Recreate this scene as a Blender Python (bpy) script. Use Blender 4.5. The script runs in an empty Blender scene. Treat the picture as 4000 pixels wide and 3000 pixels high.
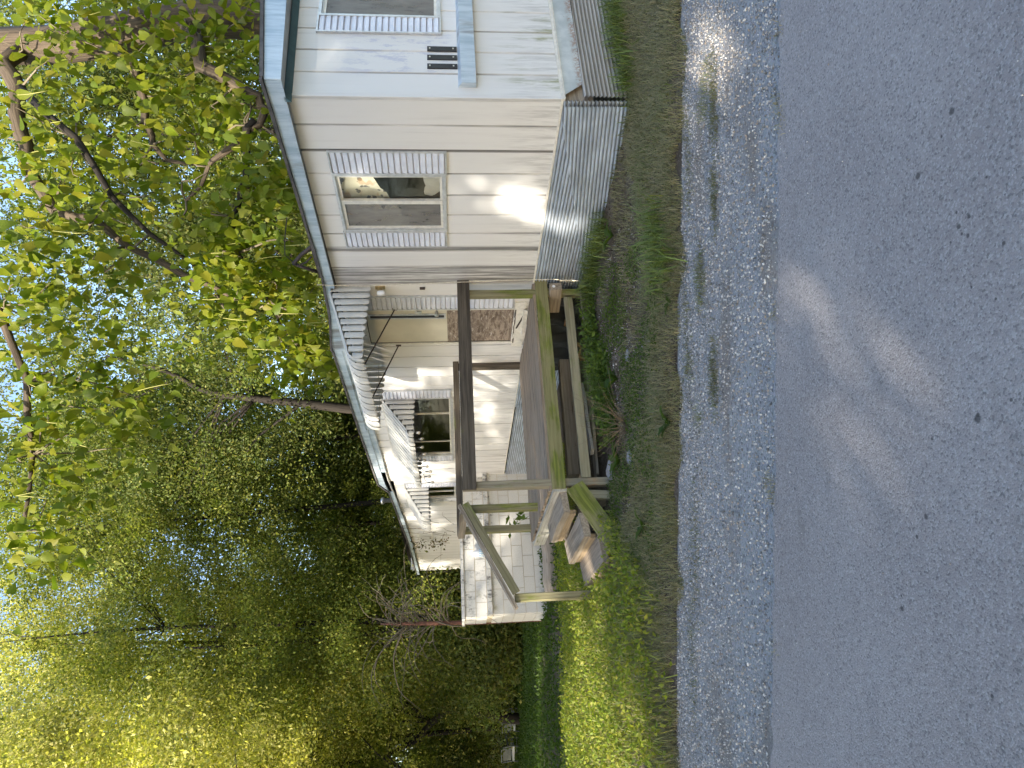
import bpy, math, random
import numpy as np
from mathutils import Vector, Matrix
random.seed(7); rng = np.random.default_rng(7)
R = math.radians
scene = bpy.context.scene
C = scene.collection

# ------------------------------------------------------------------ camera (a phone turned on its side: picture left is up)
EYE = 1.55
PITCH, ROLL = R(5.0145), R(1.2967)
fw = Vector((0, math.cos(PITCH), -math.sin(PITCH))); rt = Vector((1, 0, 0)); upv = rt.cross(fw)
cR = rt * math.cos(ROLL) - upv * math.sin(ROLL)
cD = -rt * math.sin(ROLL) - upv * math.cos(ROLL)
cam = bpy.data.cameras.new('camera'); cam.sensor_width = 36; cam.lens = 36 * 2706.6 / 4000; cam.clip_start = .05; cam.clip_end = 1500
co = bpy.data.objects.new('camera', cam); C.objects.link(co); scene.camera = co
mw = Matrix.Identity(4)
for i in range(3):
    mw[i][0] = cD[i]; mw[i][1] = cR[i]; mw[i][2] = -fw[i]
mw[2][3] = EYE
co.matrix_world = mw

# ------------------------------------------------------------------ light
SUN_TO = Vector((-.675, -.969, .50)).normalized()
SUN_EL = math.asin(SUN_TO.z)
w = bpy.data.worlds.new('World'); scene.world = w; w.use_nodes = True
wn = w.node_tree; bg = wn.nodes['Background']
sky = wn.nodes.new('ShaderNodeTexSky'); sky.sky_type = 'NISHITA'; sky.sun_disc = False
sky.sun_elevation = SUN_EL; sky.sun_rotation = math.atan2(SUN_TO.x, SUN_TO.y); sky.air_density = 1.0; sky.dust_density = 1.6; sky.ozone_density = .9
wn.links.new(sky.outputs[0], bg.inputs[0]); bg.inputs[1].default_value = .15
sl = bpy.data.lights.new('sun', 'SUN'); sl.energy = 3.6; sl.angle = R(.53); sl.color = (1, .91, .77)
so = bpy.data.objects.new('sun', sl); C.objects.link(so); so.location = SUN_TO * 60
so.rotation_euler = SUN_TO.to_track_quat('Z', 'Y').to_euler()
vs = scene.view_settings; vs.view_transform = 'Standard'; vs.look = 'None'; vs.exposure = 1.75; vs.gamma = 1
scene.cycles.max_bounces = 8; scene.cycles.transparent_max_bounces = 12; scene.cycles.caustics_reflective = False; scene.cycles.caustics_refractive = False

# ------------------------------------------------------------------ house frame: x along the long wall, y outward from it, z up
YAW = R(27.924)
ORG = Vector((2.5717, 6.2177, 0)); EXV = Vector((-math.sin(YAW), math.cos(YAW), 0)); NV = Vector((-math.cos(YAW), -math.sin(YAW), 0))
HROT = R(90) + YAW
HM = Matrix.Translation(ORG) @ Matrix.Rotation(HROT, 4, 'Z')
def H2W(x, n, z=0): return ORG + EXV * x + NV * n + Vector((0, 0, z))
G0 = -.15

# ------------------------------------------------------------------ node helpers
def new_mat(name):
    m = bpy.data.materials.new(name); m.use_nodes = True
    nt = m.node_tree; return m, nt, nt.nodes['Principled BSDF']
def nd(nt, typ, ins=None, **at):
    n = nt.nodes.new('ShaderNode' + typ)
    for k, v in at.items(): setattr(n, k, v)
    for k, v in (ins or {}).items():
        if hasattr(v, 'is_output') or isinstance(v, bpy.types.NodeSocket): nt.links.new(v, n.inputs[k])
        else: n.inputs[k].default_value = v
    return n
def coords(nt, scale=(1, 1, 1), loc=(0, 0, 0), kind='Object', attr=None, rot=(0, 0, 0)):
    if attr: src = nd(nt, 'Attribute', attribute_name=attr).outputs['Vector']
    elif kind == 'World': src = nd(nt, 'NewGeometry').outputs['Position']
    else: src = nd(nt, 'TexCoord').outputs[kind]
    return nd(nt, 'Mapping', {'Vector': src, 'Scale': scale, 'Location': loc, 'Rotation': rot}).outputs[0]
def noise(nt, vec, scale=1, detail=4, rough=.6, dist=0):
    return nd(nt, 'TexNoise', {'Vector': vec, 'Scale': scale, 'Detail': detail, 'Roughness': rough, 'Distortion': dist}).outputs['Fac']
def ramp(nt, fac, a, b, lo=0., hi=1.):
    return nd(nt, 'MapRange', {'Value': fac, 'From Min': a, 'From Max': b, 'To Min': lo, 'To Max': hi}, interpolation_type='SMOOTHSTEP').outputs[0]
def mixc(nt, fac, a, b, mode='MIX'):
    n = nd(nt, 'Mix', data_type='RGBA', blend_type=mode)
    for k, v in ((0, fac), (6, a), (7, b)):
        if isinstance(v, bpy.types.NodeSocket): nt.links.new(v, n.inputs[k])
        else: n.inputs[k].default_value = v if k == 0 else (tuple(v) + (1,))[:4]
    return n.outputs[2]
def mth(nt, op, a, b=None, c=None):
    n = nd(nt, 'Math', operation=op)
    for i, v in enumerate((a, b, c)):
        if v is None: continue
        if isinstance(v, bpy.types.NodeSocket): nt.links.new(v, n.inputs[i])
        else: n.inputs[i].default_value = v
    return n.outputs[0]
def bump(nt, b, h, strength=.3, dist=.01):
    x = nd(nt, 'Bump', {'Height': h, 'Strength': strength, 'Distance': dist}); nt.links.new(x.outputs[0], b.inputs['Normal'])
def setc(nt, b, col, rough=.6, metal=0, spec=None):
    if isinstance(col, bpy.types.NodeSocket): nt.links.new(col, b.inputs['Base Color'])
    else: b.inputs['Base Color'].default_value = (tuple(col) + (1,))[:4]
    if isinstance(rough, bpy.types.NodeSocket): nt.links.new(rough, b.inputs['Roughness'])
    else: b.inputs['Roughness'].default_value = rough
    b.inputs['Metallic'].default_value = metal
    if spec is not None: b.inputs['Specular IOR Level'].default_value = spec
def sepxyz(nt, vec): return nd(nt, 'SeparateXYZ', {'Vector': vec}).outputs

# ------------------------------------------------------------------ materials
M = {}
def simple(name, col, rough=.6, metal=0, var=.12, scale=14, spec=None, bmp=0):
    m, nt, b = new_mat(name); v = coords(nt)
    f = noise(nt, v, scale, 5)
    setc(nt, b, mixc(nt, ramp(nt, f, .3, .7), tuple(c * (1 - var) for c in col), tuple(min(1, c * (1 + var)) for c in col)), rough, metal, spec)
    if bmp: bump(nt, b, f, bmp, .01)
    M[name] = m; return m

def mk_siding(name, end=False):
    m, nt, b = new_mat(name)
    p = sepxyz(nt, coords(nt))
    u = p[1] if end else p[0]; z = p[2]
    base = mixc(nt, noise(nt, coords(nt, (1.2, 1.2, .5)), 2, 3), (.68, .675, .66), (.74, .735, .72))
    streak = noise(nt, coords(nt, (22, 22, .9)), 1.0, 6, .65)
    big = noise(nt, coords(nt, (1.1, 1.1, .55)), 1.3, 4, .6)
    g = mth(nt, 'MULTIPLY', ramp(nt, streak, .46, .74), ramp(nt, big, .38, .70))
    low = ramp(nt, z, 1.25, .5)
    g2 = mth(nt, 'MULTIPLY', low, ramp(nt, noise(nt, coords(nt, (26, 26, 2.2)), 1, 6, .7), .42, .66))
    # panel seams hold dirt
    fr = mth(nt, 'FRACT', mth(nt, 'DIVIDE', u, .3035)) if not end else mth(nt, 'FRACT', mth(nt, 'DIVIDE', mth(nt, 'ADD', u, 9.105), .3035))
    e = mth(nt, 'MINIMUM', fr, mth(nt, 'SUBTRACT', 1.0, fr))
    seam = mth(nt, 'MULTIPLY', ramp(nt, e, .06, .02), ramp(nt, noise(nt, coords(nt, (7, 7, .8)), 1, 4), .32, .58))
    tot = mth(nt, 'ADD', mth(nt, 'MULTIPLY', g, .20), mth(nt, 'MULTIPLY', g2, .36))
    tot = mth(nt, 'ADD', tot, mth(nt, 'MULTIPLY', seam, .5))
    col = base
    if not end:   # the weathered panels next to the porch
        band = mth(nt, 'MULTIPLY', ramp(nt, u, 2.02, 2.08), ramp(nt, u, 2.80, 2.72))
        gap = mth(nt, 'SUBTRACT', 1.0, mth(nt, 'MULTIPLY', mth(nt, 'MULTIPLY', ramp(nt, u, 2.11, 2.14), ramp(nt, u, 2.42, 2.38)), .92))
        dirt = ramp(nt, noise(nt, coords(nt, (30, 30, .75), (3, 0, 0)), 1, 8, .72), .36, .60)
        tot = mth(nt, 'MAXIMUM', tot, mth(nt, 'MULTIPLY', mth(nt, 'MULTIPLY', band, gap), mth(nt, 'MULTIPLY', dirt, .92)))
        line = mth(nt, 'MAXIMUM', mth(nt, 'MULTIPLY', ramp(nt, u, .588, .596), ramp(nt, u, .630, .622)), mth(nt, 'MULTIPLY', ramp(nt, u, 2.085, 2.093), ramp(nt, u, 2.122, 2.114)))
        tot = mth(nt, 'MAXIMUM', tot, mth(nt, 'MULTIPLY', line, .85))
        up = mth(nt, 'MULTIPLY', ramp(nt, z, 2.3, 2.95), ramp(nt, u, 14, 14.6)); tot = mth(nt, 'ADD', tot, mth(nt, 'MULTIPLY', up, .25))  # far upper wall darkened: tree shade painted into the siding colour
    tot = mth(nt, 'MINIMUM', tot, .9)
    col = mixc(nt, tot, col, (.13, .125, .12))
    if end:
        box = mth(nt, 'MULTIPLY', mth(nt, 'MULTIPLY', ramp(nt, u, -.98, -.80), ramp(nt, u, -.22, -.36)), mth(nt, 'MULTIPLY', ramp(nt, z, 1.42, 1.55), ramp(nt, z, 2.75, 2.1)))
        scuff = mth(nt, 'MULTIPLY', box, ramp(nt, noise(nt, coords(nt, (5, 5, 1.6)), 2.2, 8, .75), .50, .60))
        col = mixc(nt, mth(nt, 'MULTIPLY', scuff, .75), col, (.47, .48, .58))
        alg = mth(nt, 'MULTIPLY', ramp(nt, z, 1.25, .6), ramp(nt, noise(nt, coords(nt, (7, 7, 1.3), (5, 2, 1)), 1, 5, .7), .52, .70))
        col = mixc(nt, mth(nt, 'MULTIPLY', alg, .8), col, (.22, .24, .10))
    setc(nt, b, col, .48)
    bump(nt, b, noise(nt, coords(nt), 90, 2), .04, .004)
    M[name] = m
mk_siding('siding'); mk_siding('siding_end', True)

def mk_fascia():
    m, nt, b = new_mat('fascia_metal')
    s = noise(nt, coords(nt, (9, 9, 1.0)), 1.2, 6, .7)
    c = mixc(nt, ramp(nt, s, .35, .62), (.33, .42, .50), (.52, .60, .67))
    c = mixc(nt, ramp(nt, noise(nt, coords(nt, (2.2, 2.2, .4), (4, 0, 0)), 1.5, 5), .57, .70), c, (.22, .23, .24))
    setc(nt, b, c, .42, .25); bump(nt, b, s, .08, .004); M['fascia_metal'] = m
mk_fascia()
def mk_galv(name, tint=(.70, .77, .86), warm=0.):
    m, nt, b = new_mat(name)
    s = noise(nt, coords(nt, (1.6, 1.6, 5)), 1.7, 5, .6)
    c = mixc(nt, ramp(nt, s, .35, .7), tuple(t * .72 for t in tint), tint)
    c = mixc(nt, mth(nt, 'MULTIPLY', ramp(nt, noise(nt, coords(nt), 9, 6, .7), .68, .78), .6), c, (.20, .12, .08))
    if warm: c = mixc(nt, warm, c, (.46, .36, .26))
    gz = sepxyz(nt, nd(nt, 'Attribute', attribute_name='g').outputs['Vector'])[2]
    c = mixc(nt, ramp(nt, gz, -.35, -.95, 0, .72), c, (.075, .07, .068))  # valleys darkened: shade between the ribs painted into the colour
    setc(nt, b, c, ramp(nt, noise(nt, coords(nt), 6, 4), .3, .7, .30, .46), .55)
    M[name] = m
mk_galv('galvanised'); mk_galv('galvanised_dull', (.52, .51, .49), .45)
def mk_sheet():
    m, nt, b = new_mat('grey_sheet')
    z = sepxyz(nt, coords(nt))
    f = noise(nt, coords(nt), 34, 6, .7)
    c = mixc(nt, ramp(nt, noise(nt, coords(nt), 4, 5), .35, .7), (.42, .47, .49), (.60, .64, .65))
    rust = mth(nt, 'MULTIPLY', ramp(nt, z[2], .36, .30), ramp(nt, f, .42, .56))
    c = mixc(nt, mth(nt, 'MULTIPLY', rust, .7), c, (.27, .13, .07)); c = mixc(nt, mth(nt, 'MULTIPLY', ramp(nt, f, .62, .7), .5), c, (.25, .24, .22))
    setc(nt, b, c, .55, .2); bump(nt, b, f, .12, .004); M['grey_sheet'] = m
mk_sheet()
simple('shutter_paint', (.68, .70, .77), .42, .1, .08, 6)
simple('awning_paint', (.56, .55, .51), .50, 0, .10, 5)
simple('alu_frame', (.56, .57, .59), .38, .55, .12, 20)
simple('white_frame', (.70, .68, .62), .45, .1, .1, 20)
simple('dark_strip', (.085, .078, .075), .7, 0, .4, 10)
simple('teal_soffit', (.075, .15, .165), .55, .1, .18, 6)
simple('soffit_paint', (.52, .52, .48), .6, 0, .1, 5)
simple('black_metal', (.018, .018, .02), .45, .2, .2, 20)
simple('rust_metal', (.13, .055, .035), .8, .1, .45, 14, bmp=.3)
simple('brown_metal', (.055, .038, .032), .6, .3, .3, 8)
simple('roofing', (.16, .155, .15), .8, 0, .3, 3)
simple('interior', (.16, .14, .115), .8, 0, .15, 4)
simple('door_paint', (.62, .585, .475), .45, 0, .05, 3)
simple('brass', (.42, .33, .18), .35, .8, .2, 30)
simple('steel', (.55, .55, .54), .3, .85, .2, 30)
simple('white_plastic', (.78, .80, .82), .35, 0, .04, 6)
simple('chair_paint', (.15, .17, .165), .5, .1, .15, 9)
simple('chair_seat', (.40, .43, .44), .45, 0, .06, 9)
simple('rope_fibre', (.30, .17, .07), .9, 0, .4, 40, bmp=.5)
simple('pale_stone', (.24, .24, .25), .85, 0, .2, 16, bmp=.4)

def mk_glass(name, tint=(.9, .93, .92), refl=1.):
    m = bpy.data.materials.new(name); m.use_nodes = True; nt = m.node_tree; nt.nodes.clear()
    o = nd(nt, 'OutputMaterial'); t = nd(nt, 'BsdfTransparent', {'Color': tint + (1,)})
    g = nd(nt, 'BsdfGlossy', {'Color': (1, 1, 1, 1), 'Roughness': .03})
    f = nd(nt, 'Fresnel', {'IOR': 1.5}); fac = mth(nt, 'MULTIPLY', f.outputs[0], refl)
    mx = nd(nt, 'MixShader', {0: fac, 1: t.outputs[0], 2: g.outputs[0]}); nt.links.new(mx.outputs[0], o.inputs[0]); M[name] = m
mk_glass('glass', refl=.9)
def mk_screen():      # dusty insect screen / old plastic over the lower half
    m = bpy.data.materials.new('dusty_glass'); m.use_nodes = True; nt = m.node_tree; nt.nodes.clear()
    o = nd(nt, 'OutputMaterial'); t = nd(nt, 'BsdfTransparent', {'Color': (.75, .76, .78, 1)})
    d = nd(nt, 'BsdfDiffuse', {'Color': (.34, .33, .31, 1)}); f = noise(nt, coords(nt, (6, 6, 2)), 1.5, 5)
    mx = nd(nt, 'MixShader', {0: ramp(nt, f, .2, .8, .35, .68), 1: t.outputs[0], 2: d.outputs[0]})
    g = nd(nt, 'BsdfGlossy', {'Roughness': .12}); fr = nd(nt, 'Fresnel', {'IOR': 1.45})
    mx2 = nd(nt, 'MixShader', {0: mth(nt, 'MULTIPLY', fr.outputs[0], .35), 1: mx.outputs[0], 2: g.outputs[0]}); nt.links.new(mx2.outputs[0], o.inputs[0]); M['dusty_glass'] = m
mk_screen()
def mk_curtain():
    m, nt, b = new_mat('floral_cloth')
    v = nd(nt, 'TexVoronoi', {'Vector': coords(nt), 'Scale': 13.0, 'Randomness': 1.0}); f = noise(nt, coords(nt), 22, 4)
    k = mth(nt, 'ADD', v.outputs['Distance'], mth(nt, 'MULTIPLY', f, .5))
    c = mixc(nt, ramp(nt, k, .62, .52), (.66, .62, .50), (.16, .15, .14))
    c = mixc(nt, mth(nt, 'MULTIPLY', ramp(nt, noise(nt, coords(nt), 5, 2), .56, .62), .6), c, (.45, .26, .14))
    setc(nt, b, c, .9); M['floral_cloth'] = m
mk_curtain()

def mk_wood(name, a, bcol, moss=0., dark=.35, mosscol=(.13, .16, .025), crack=.5, rust=0.):
    m, nt, b = new_mat(name)
    gsc = lambda s, l=(0, 0, 0): coords(nt, s, l, attr='g')
    fine = noise(nt, gsc((1.6, 42, 42)), 1, 6, .65)
    wide = noise(nt, gsc((.8, 9, 9), (3, 1, 2)), 1, 5, .6)
    c = mixc(nt, ramp(nt, fine, .30, .70), a, bcol)
    c = mixc(nt, mth(nt, 'MULTIPLY', ramp(nt, wide, .50, .68), dark), c, tuple(x * .28 for x in a))
    if moss:
        mo = noise(nt, gsc((1.5, 5, 5), (7, 3, 1)), 1, 5, .65)
        c = mixc(nt, mth(nt, 'MULTIPLY', ramp(nt, mo, .62 - .25 * moss, .78 - .25 * moss), .85), c, mixc(nt, ramp(nt, fine, .35, .65), tuple(x * .65 for x in mosscol), tuple(x * 1.35 for x in mosscol)))
    if rust: c = mixc(nt, mth(nt, 'MULTIPLY', ramp(nt, noise(nt, gsc((2.2, 4, 4), (1, 9, 4)), 1, 4), .55, .68), rust), c, (.30, .13, .045))
    ck = ramp(nt, noise(nt, gsc((2.0, 60, 60), (9, 9, 9)), 1, 3, .5), .66, .71)
    c = mixc(nt, mth(nt, 'MULTIPLY', ck, crack), c, (.025, .02, .018))
    setc(nt, b, c, .85, 0, .25)
    bump(nt, b, mth(nt, 'SUBTRACT', fine, mth(nt, 'MULTIPLY', ck, .8)), .5, .006); M[name] = m
mk_wood('wood_grey', (.20, .165, .125), (.34, .295, .24), 0, .45)
mk_wood('wood_deck', (.21, .165, .12), (.36, .29, .22), 0, .4, crack=.7)
mk_wood('wood_moss', (.17, .165, .075), (.27, .25, .13), .78, .3, crack=.25)
mk_wood('wood_green', (.165, .15, .085), (.27, .25, .155), .45, .35)
mk_wood('wood_dark', (.055, .045, .035), (.13, .11, .085), .12, .5)
mk_wood('wood_post', (.19, .165, .115), (.31, .28, .21), .35, .35, rust=.55)
mk_wood('wood_beam', (.19, .175, .115), (.29, .27, .19), .3, .3, crack=.2)
mk_wood('wood_white', (.30, .29, .26), (.50, .49, .45), .1, .35)
mk_wood('wood_fresh', (.21, .16, .105), (.33, .255, .17), .05, .2)
mk_wood('wood_log', (.26, .215, .165), (.42, .36, .29), 0, .45, crack=.9)
mk_wood('bark', (.06, .045, .032), (.15, .115, .08), 0, .5, crack=.9)
mk_wood('bark_dark', (.017, .014, .012), (.042, .035, .028), 0, .4, crack=.7)
mk_wood('twig', (.13, .105, .07), (.24, .20, .14), 0, .3, crack=.2)
mk_wood('stem_green', (.09, .11, .03), (.16, .17, .06), 0, .3, crack=.1)
mk_wood('pod', (.30, .30, .08), (.42, .40, .14), 0, .2, crack=.1)
mk_wood('stalk', (.13, .095, .06), (.24, .18, .12), 0, .3, crack=.1)
def mk_osb():
    m, nt, b = new_mat('peeling_board')
    f = noise(nt, coords(nt, (7, 7, 26)), 1, 7, .7, .8)
    c = mixc(nt, ramp(nt, f, .38, .60), (.13, .095, .07), (.33, .27, .215))
    c = mixc(nt, ramp(nt, noise(nt, coords(nt, (9, 9, 30), (4, 2, 8)), 1, 7, .72, .6), .57, .66), c, (.66, .62, .55))
    setc(nt, b, c, .85); bump(nt, b, f, .4, .006); M['peeling_board'] = m
mk_osb()
def mk_block():
    m, nt, b = new_mat('painted_block')
    p = sepxyz(nt, coords(nt))
    f = noise(nt, coords(nt), 46, 4, .7); c = mixc(nt, ramp(nt, f, .3, .7), (.60, .585, .54), (.68, .665, .63))
    st = noise(nt, coords(nt, (4, 4, 2.4)), 1.6, 8, .74)
    upper = mth(nt, 'MULTIPLY', ramp(nt, p[2], .86, .98), ramp(nt, p[2], 1.34, 1.02, .45, 1.))
    cap = ramp(nt, p[2], 1.385, 1.40)
    c = mixc(nt, mth(nt, 'MULTIPLY', mth(nt, 'MAXIMUM', upper, cap), ramp(nt, st, .52, .64, 0, .8)), c, (.065, .062, .058))
    g = noise(nt, coords(nt, (3, 3, 3), (2, 7, 1)), 1.2, 5)
    c = mixc(nt, mth(nt, 'MULTIPLY', upper, ramp(nt, g, .58, .70, 0, .6)), c, (.27, .235, .09))
    lowd = mth(nt, 'MULTIPLY', ramp(nt, p[2], .12, -.1), ramp(nt, st, .42, .6, 0, .75)); c = mixc(nt, lowd, c, (.12, .11, .10))
    setc(nt, b, c, .75); bump(nt, b, f, .25, .004); M['painted_block'] = m
    m, nt, b = new_mat('block_joint'); setc(nt, b, (.50, .43, .31), .9); M['block_joint'] = m
mk_block()
def mk_label():
    m, nt, b = new_mat('jug_label'); f = noise(nt, coords(nt, (20, 20, 12)), 1.5, 3)
    setc(nt, b, mixc(nt, ramp(nt, f, .45, .6), (.72, .78, .80), (.22, .42, .58)), .4); M['jug_label'] = m
mk_label()
def mk_bulb():
    m = bpy.data.materials.new('bulb_glass'); m.use_nodes = True; nt = m.node_tree; nt.nodes.clear()
    o = nd(nt, 'OutputMaterial'); t = nd(nt, 'BsdfTransparent', {'Color': (.8, .78, .72, 1)}); g = nd(nt, 'BsdfGlossy', {'Roughness': .05})
    d = nd(nt, 'BsdfDiffuse', {'Color': (.6, .55, .45, 1)})
    a = nd(nt, 'MixShader', {0: .35, 1: t.outputs[0], 2: d.outputs[0]}); mx = nd(nt, 'MixShader', {0: .3, 1: a.outputs[0], 2: g.outputs[0]}); nt.links.new(mx.outputs[0], o.inputs[0]); M['bulb_glass'] = m
mk_bulb()

def mk_ground():
    m, nt, b = new_mat('soil'); v = coords(nt, kind='World')
    f = noise(nt, v, 1.1, 6, .65); g = noise(nt, v, 30, 6, .7)
    c = mixc(nt, ramp(nt, f, .38, .62), (.12, .092, .066), (.21, .175, .135))
    c = mixc(nt, ramp(nt, g, .42, .66), mixc(nt, .55, c, (.03, .024, .018)), c)
    c = mixc(nt, ramp(nt, noise(nt, v, 60, 3, .7), .63, .70), c, (.30, .28, .26))
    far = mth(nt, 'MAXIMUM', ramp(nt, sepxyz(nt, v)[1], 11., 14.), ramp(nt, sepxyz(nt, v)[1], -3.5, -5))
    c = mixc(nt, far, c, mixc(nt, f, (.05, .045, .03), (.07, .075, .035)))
    setc(nt, b, c, .95, 0, .15); bump(nt, b, g, .6, .03); M['soil'] = m
    # gravel bed
    m, nt, b = new_mat('gravel_bed'); v = coords(nt, kind='World')
    vo = nd(nt, 'TexVoronoi', {'Vector': v, 'Scale': 75.0}); 
    c = mixc(nt, .5, (.255, .228, .20), mixc(nt, 1.0, vo.outputs['Color'], (.5, .5, .5), 'MULTIPLY'))
    n1 = nd(nt, 'HueSaturation', {'Saturation': .08, 'Value': 1.0, 'Color': c}).outputs[0]
    pt = noise(nt, coords(nt, (.5, 1.6, 1), kind='World'), 1.4, 5, .6)
    c = mixc(nt, ramp(nt, pt, .50, .68, 0, .75), n1, (.22, .185, .15))
    setc(nt, b, c, .9, 0, .2); bump(nt, b, mth(nt, 'SUBTRACT', 1.0, vo.outputs['Distance']), .8, .012); M['gravel_bed'] = m
    # asphalt
    m, nt, b = new_mat('asphalt'); v = coords(nt, kind='World')
    vo = nd(nt, 'TexVoronoi', {'Vector': v, 'Scale': 135.0, 'Randomness': 1.0}); vc = sepxyz(nt, vo.outputs['Color'])
    big = noise(nt, v, .9, 5, .6); mid = noise(nt, v, 7, 5, .65)
    c = mixc(nt, ramp(nt, big, .35, .65), (.265, .238, .228), (.31, .282, .27))
    c = mixc(nt, ramp(nt, vc[0], .55, 1.0, 0, .5), c, (.44, .43, .42))
    c = mixc(nt, ramp(nt, vc[1], .70, 1.0, 0, .55), c, (.075, .074, .074))
    c = mixc(nt, ramp(nt, noise(nt, v, 210, 2, .6), .60, .78, 0, .55), c, (.58, .565, .55))
    c = mixc(nt, ramp(nt, mid, .58, .72, 0, .25), c, (.13, .126, .12))
    sp = nd(nt, 'TexVoronoi', {'Vector': v, 'Scale': 1.9, 'Randomness': 1.0})
    spot = mth(nt, 'ADD', sp.outputs['Distance'], mth(nt, 'MULTIPLY', noise(nt, v, 34, 3), .035))
    c = mixc(nt, ramp(nt, spot, .046, .030, 0, .75), c, (.035, .034, .034))
    sp2 = nd(nt, 'TexVoronoi', {'Vector': coords(nt, (1, 1, 1), (4.3, 1.7, 0), kind='World'), 'Scale': 4.3, 'Randomness': 1.0})
    c = mixc(nt, ramp(nt, mth(nt, 'ADD', sp2.outputs['Distance'], mth(nt, 'MULTIPLY', noise(nt, v, 60, 3), .04)), .058, .045, 0, .7), c, (.04, .038, .036))
    dv = noise(nt, v, 70, 3)
    for (sx, sy, sr) in [(0.49, 2.165, 0.012), (0.539, 2.174, 0.007), (0.512, 2.118, 0.009), (0.463, 2.152, 0.007), (0.451, 2.125, 0.01), (0.445, 2.204, 0.006), (0.397, 1.979, 0.009), (0.882, 2.185, 0.016), (0.717, 2.36, 0.016), (0.815, 2.236, 0.006), (0.617, 2.041, 0.006), (0.281, 2.115, 0.006), (0.231, 2.015, 0.006), (-0.146, 2.1, 0.019), (-0.134, 2.1, 0.01), (-0.511, 2.357, 0.013), (-0.89, 2.505, 0.013), (-0.842, 2.506, 0.006), (-1.029, 2.066, 0.009), (-0.228, 2.317, 0.007), (-0.595, 2.409, 0.01)]:
        d_ = nd(nt, 'VectorMath', {0: v, 1: (sx, sy, -.143)}, operation='DISTANCE').outputs['Value']
        d_ = mth(nt, 'ADD', d_, mth(nt, 'MULTIPLY', dv, sr * .6)); c = mixc(nt, ramp(nt, d_, sr * 1.35, sr * .8, 0, .8), c, (.045, .043, .042))
    st = noise(nt, coords(nt, (1.3, 4.2, 1), (2, 5, 0), kind='World'), 1.5, 6, .65)
    c = mixc(nt, ramp(nt, st, .60, .74, 0, .35), c, (.14, .132, .118))
    setc(nt, b, c, .82, 0, .35); bump(nt, b, mth(nt, 'ADD', mth(nt, 'MULTIPLY', vo.outputs['Distance'], -1.0), noise(nt, v, 180, 3)), .55, .006); M['asphalt'] = m
    m, nt, b = new_mat('oil'); setc(nt, b, (.02, .019, .019), .5); M['oil'] = m
mk_ground()
def mk_leaf(name, trans=.38, rough=.5, gain=1.0):
    m = bpy.data.materials.new(name); m.use_nodes = True; nt = m.node_tree; b = nt.nodes['Principled BSDF']; o = nt.nodes['Material Output']
    a = nd(nt, 'Attribute', attribute_name='col').outputs['Color']
    nt.links.new(a, b.inputs['Base Color']); b.inputs['Roughness'].default_value = rough; b.inputs['Specular IOR Level'].default_value = .3
    tc = mixc(nt, 1.0, a, (1.25 * gain, 1.3 * gain, .55 * gain), 'MULTIPLY')
    t = nd(nt, 'BsdfTranslucent', {'Color': tc})
    mx = nd(nt, 'MixShader', {0: trans, 1: b.outputs[0], 2: t.outputs[0]}); nt.links.new(mx.outputs[0], o.inputs[0]); M[name] = m
mk_leaf('leaf', .5); mk_leaf('blade', .3); 
def mk_col(name, rough=.85):
    m, nt, b = new_mat(name); setc(nt, b, nd(nt, 'Attribute', attribute_name='col').outputs['Color'], rough, 0, .25); M[name] = m
mk_col('stone_mix')

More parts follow.
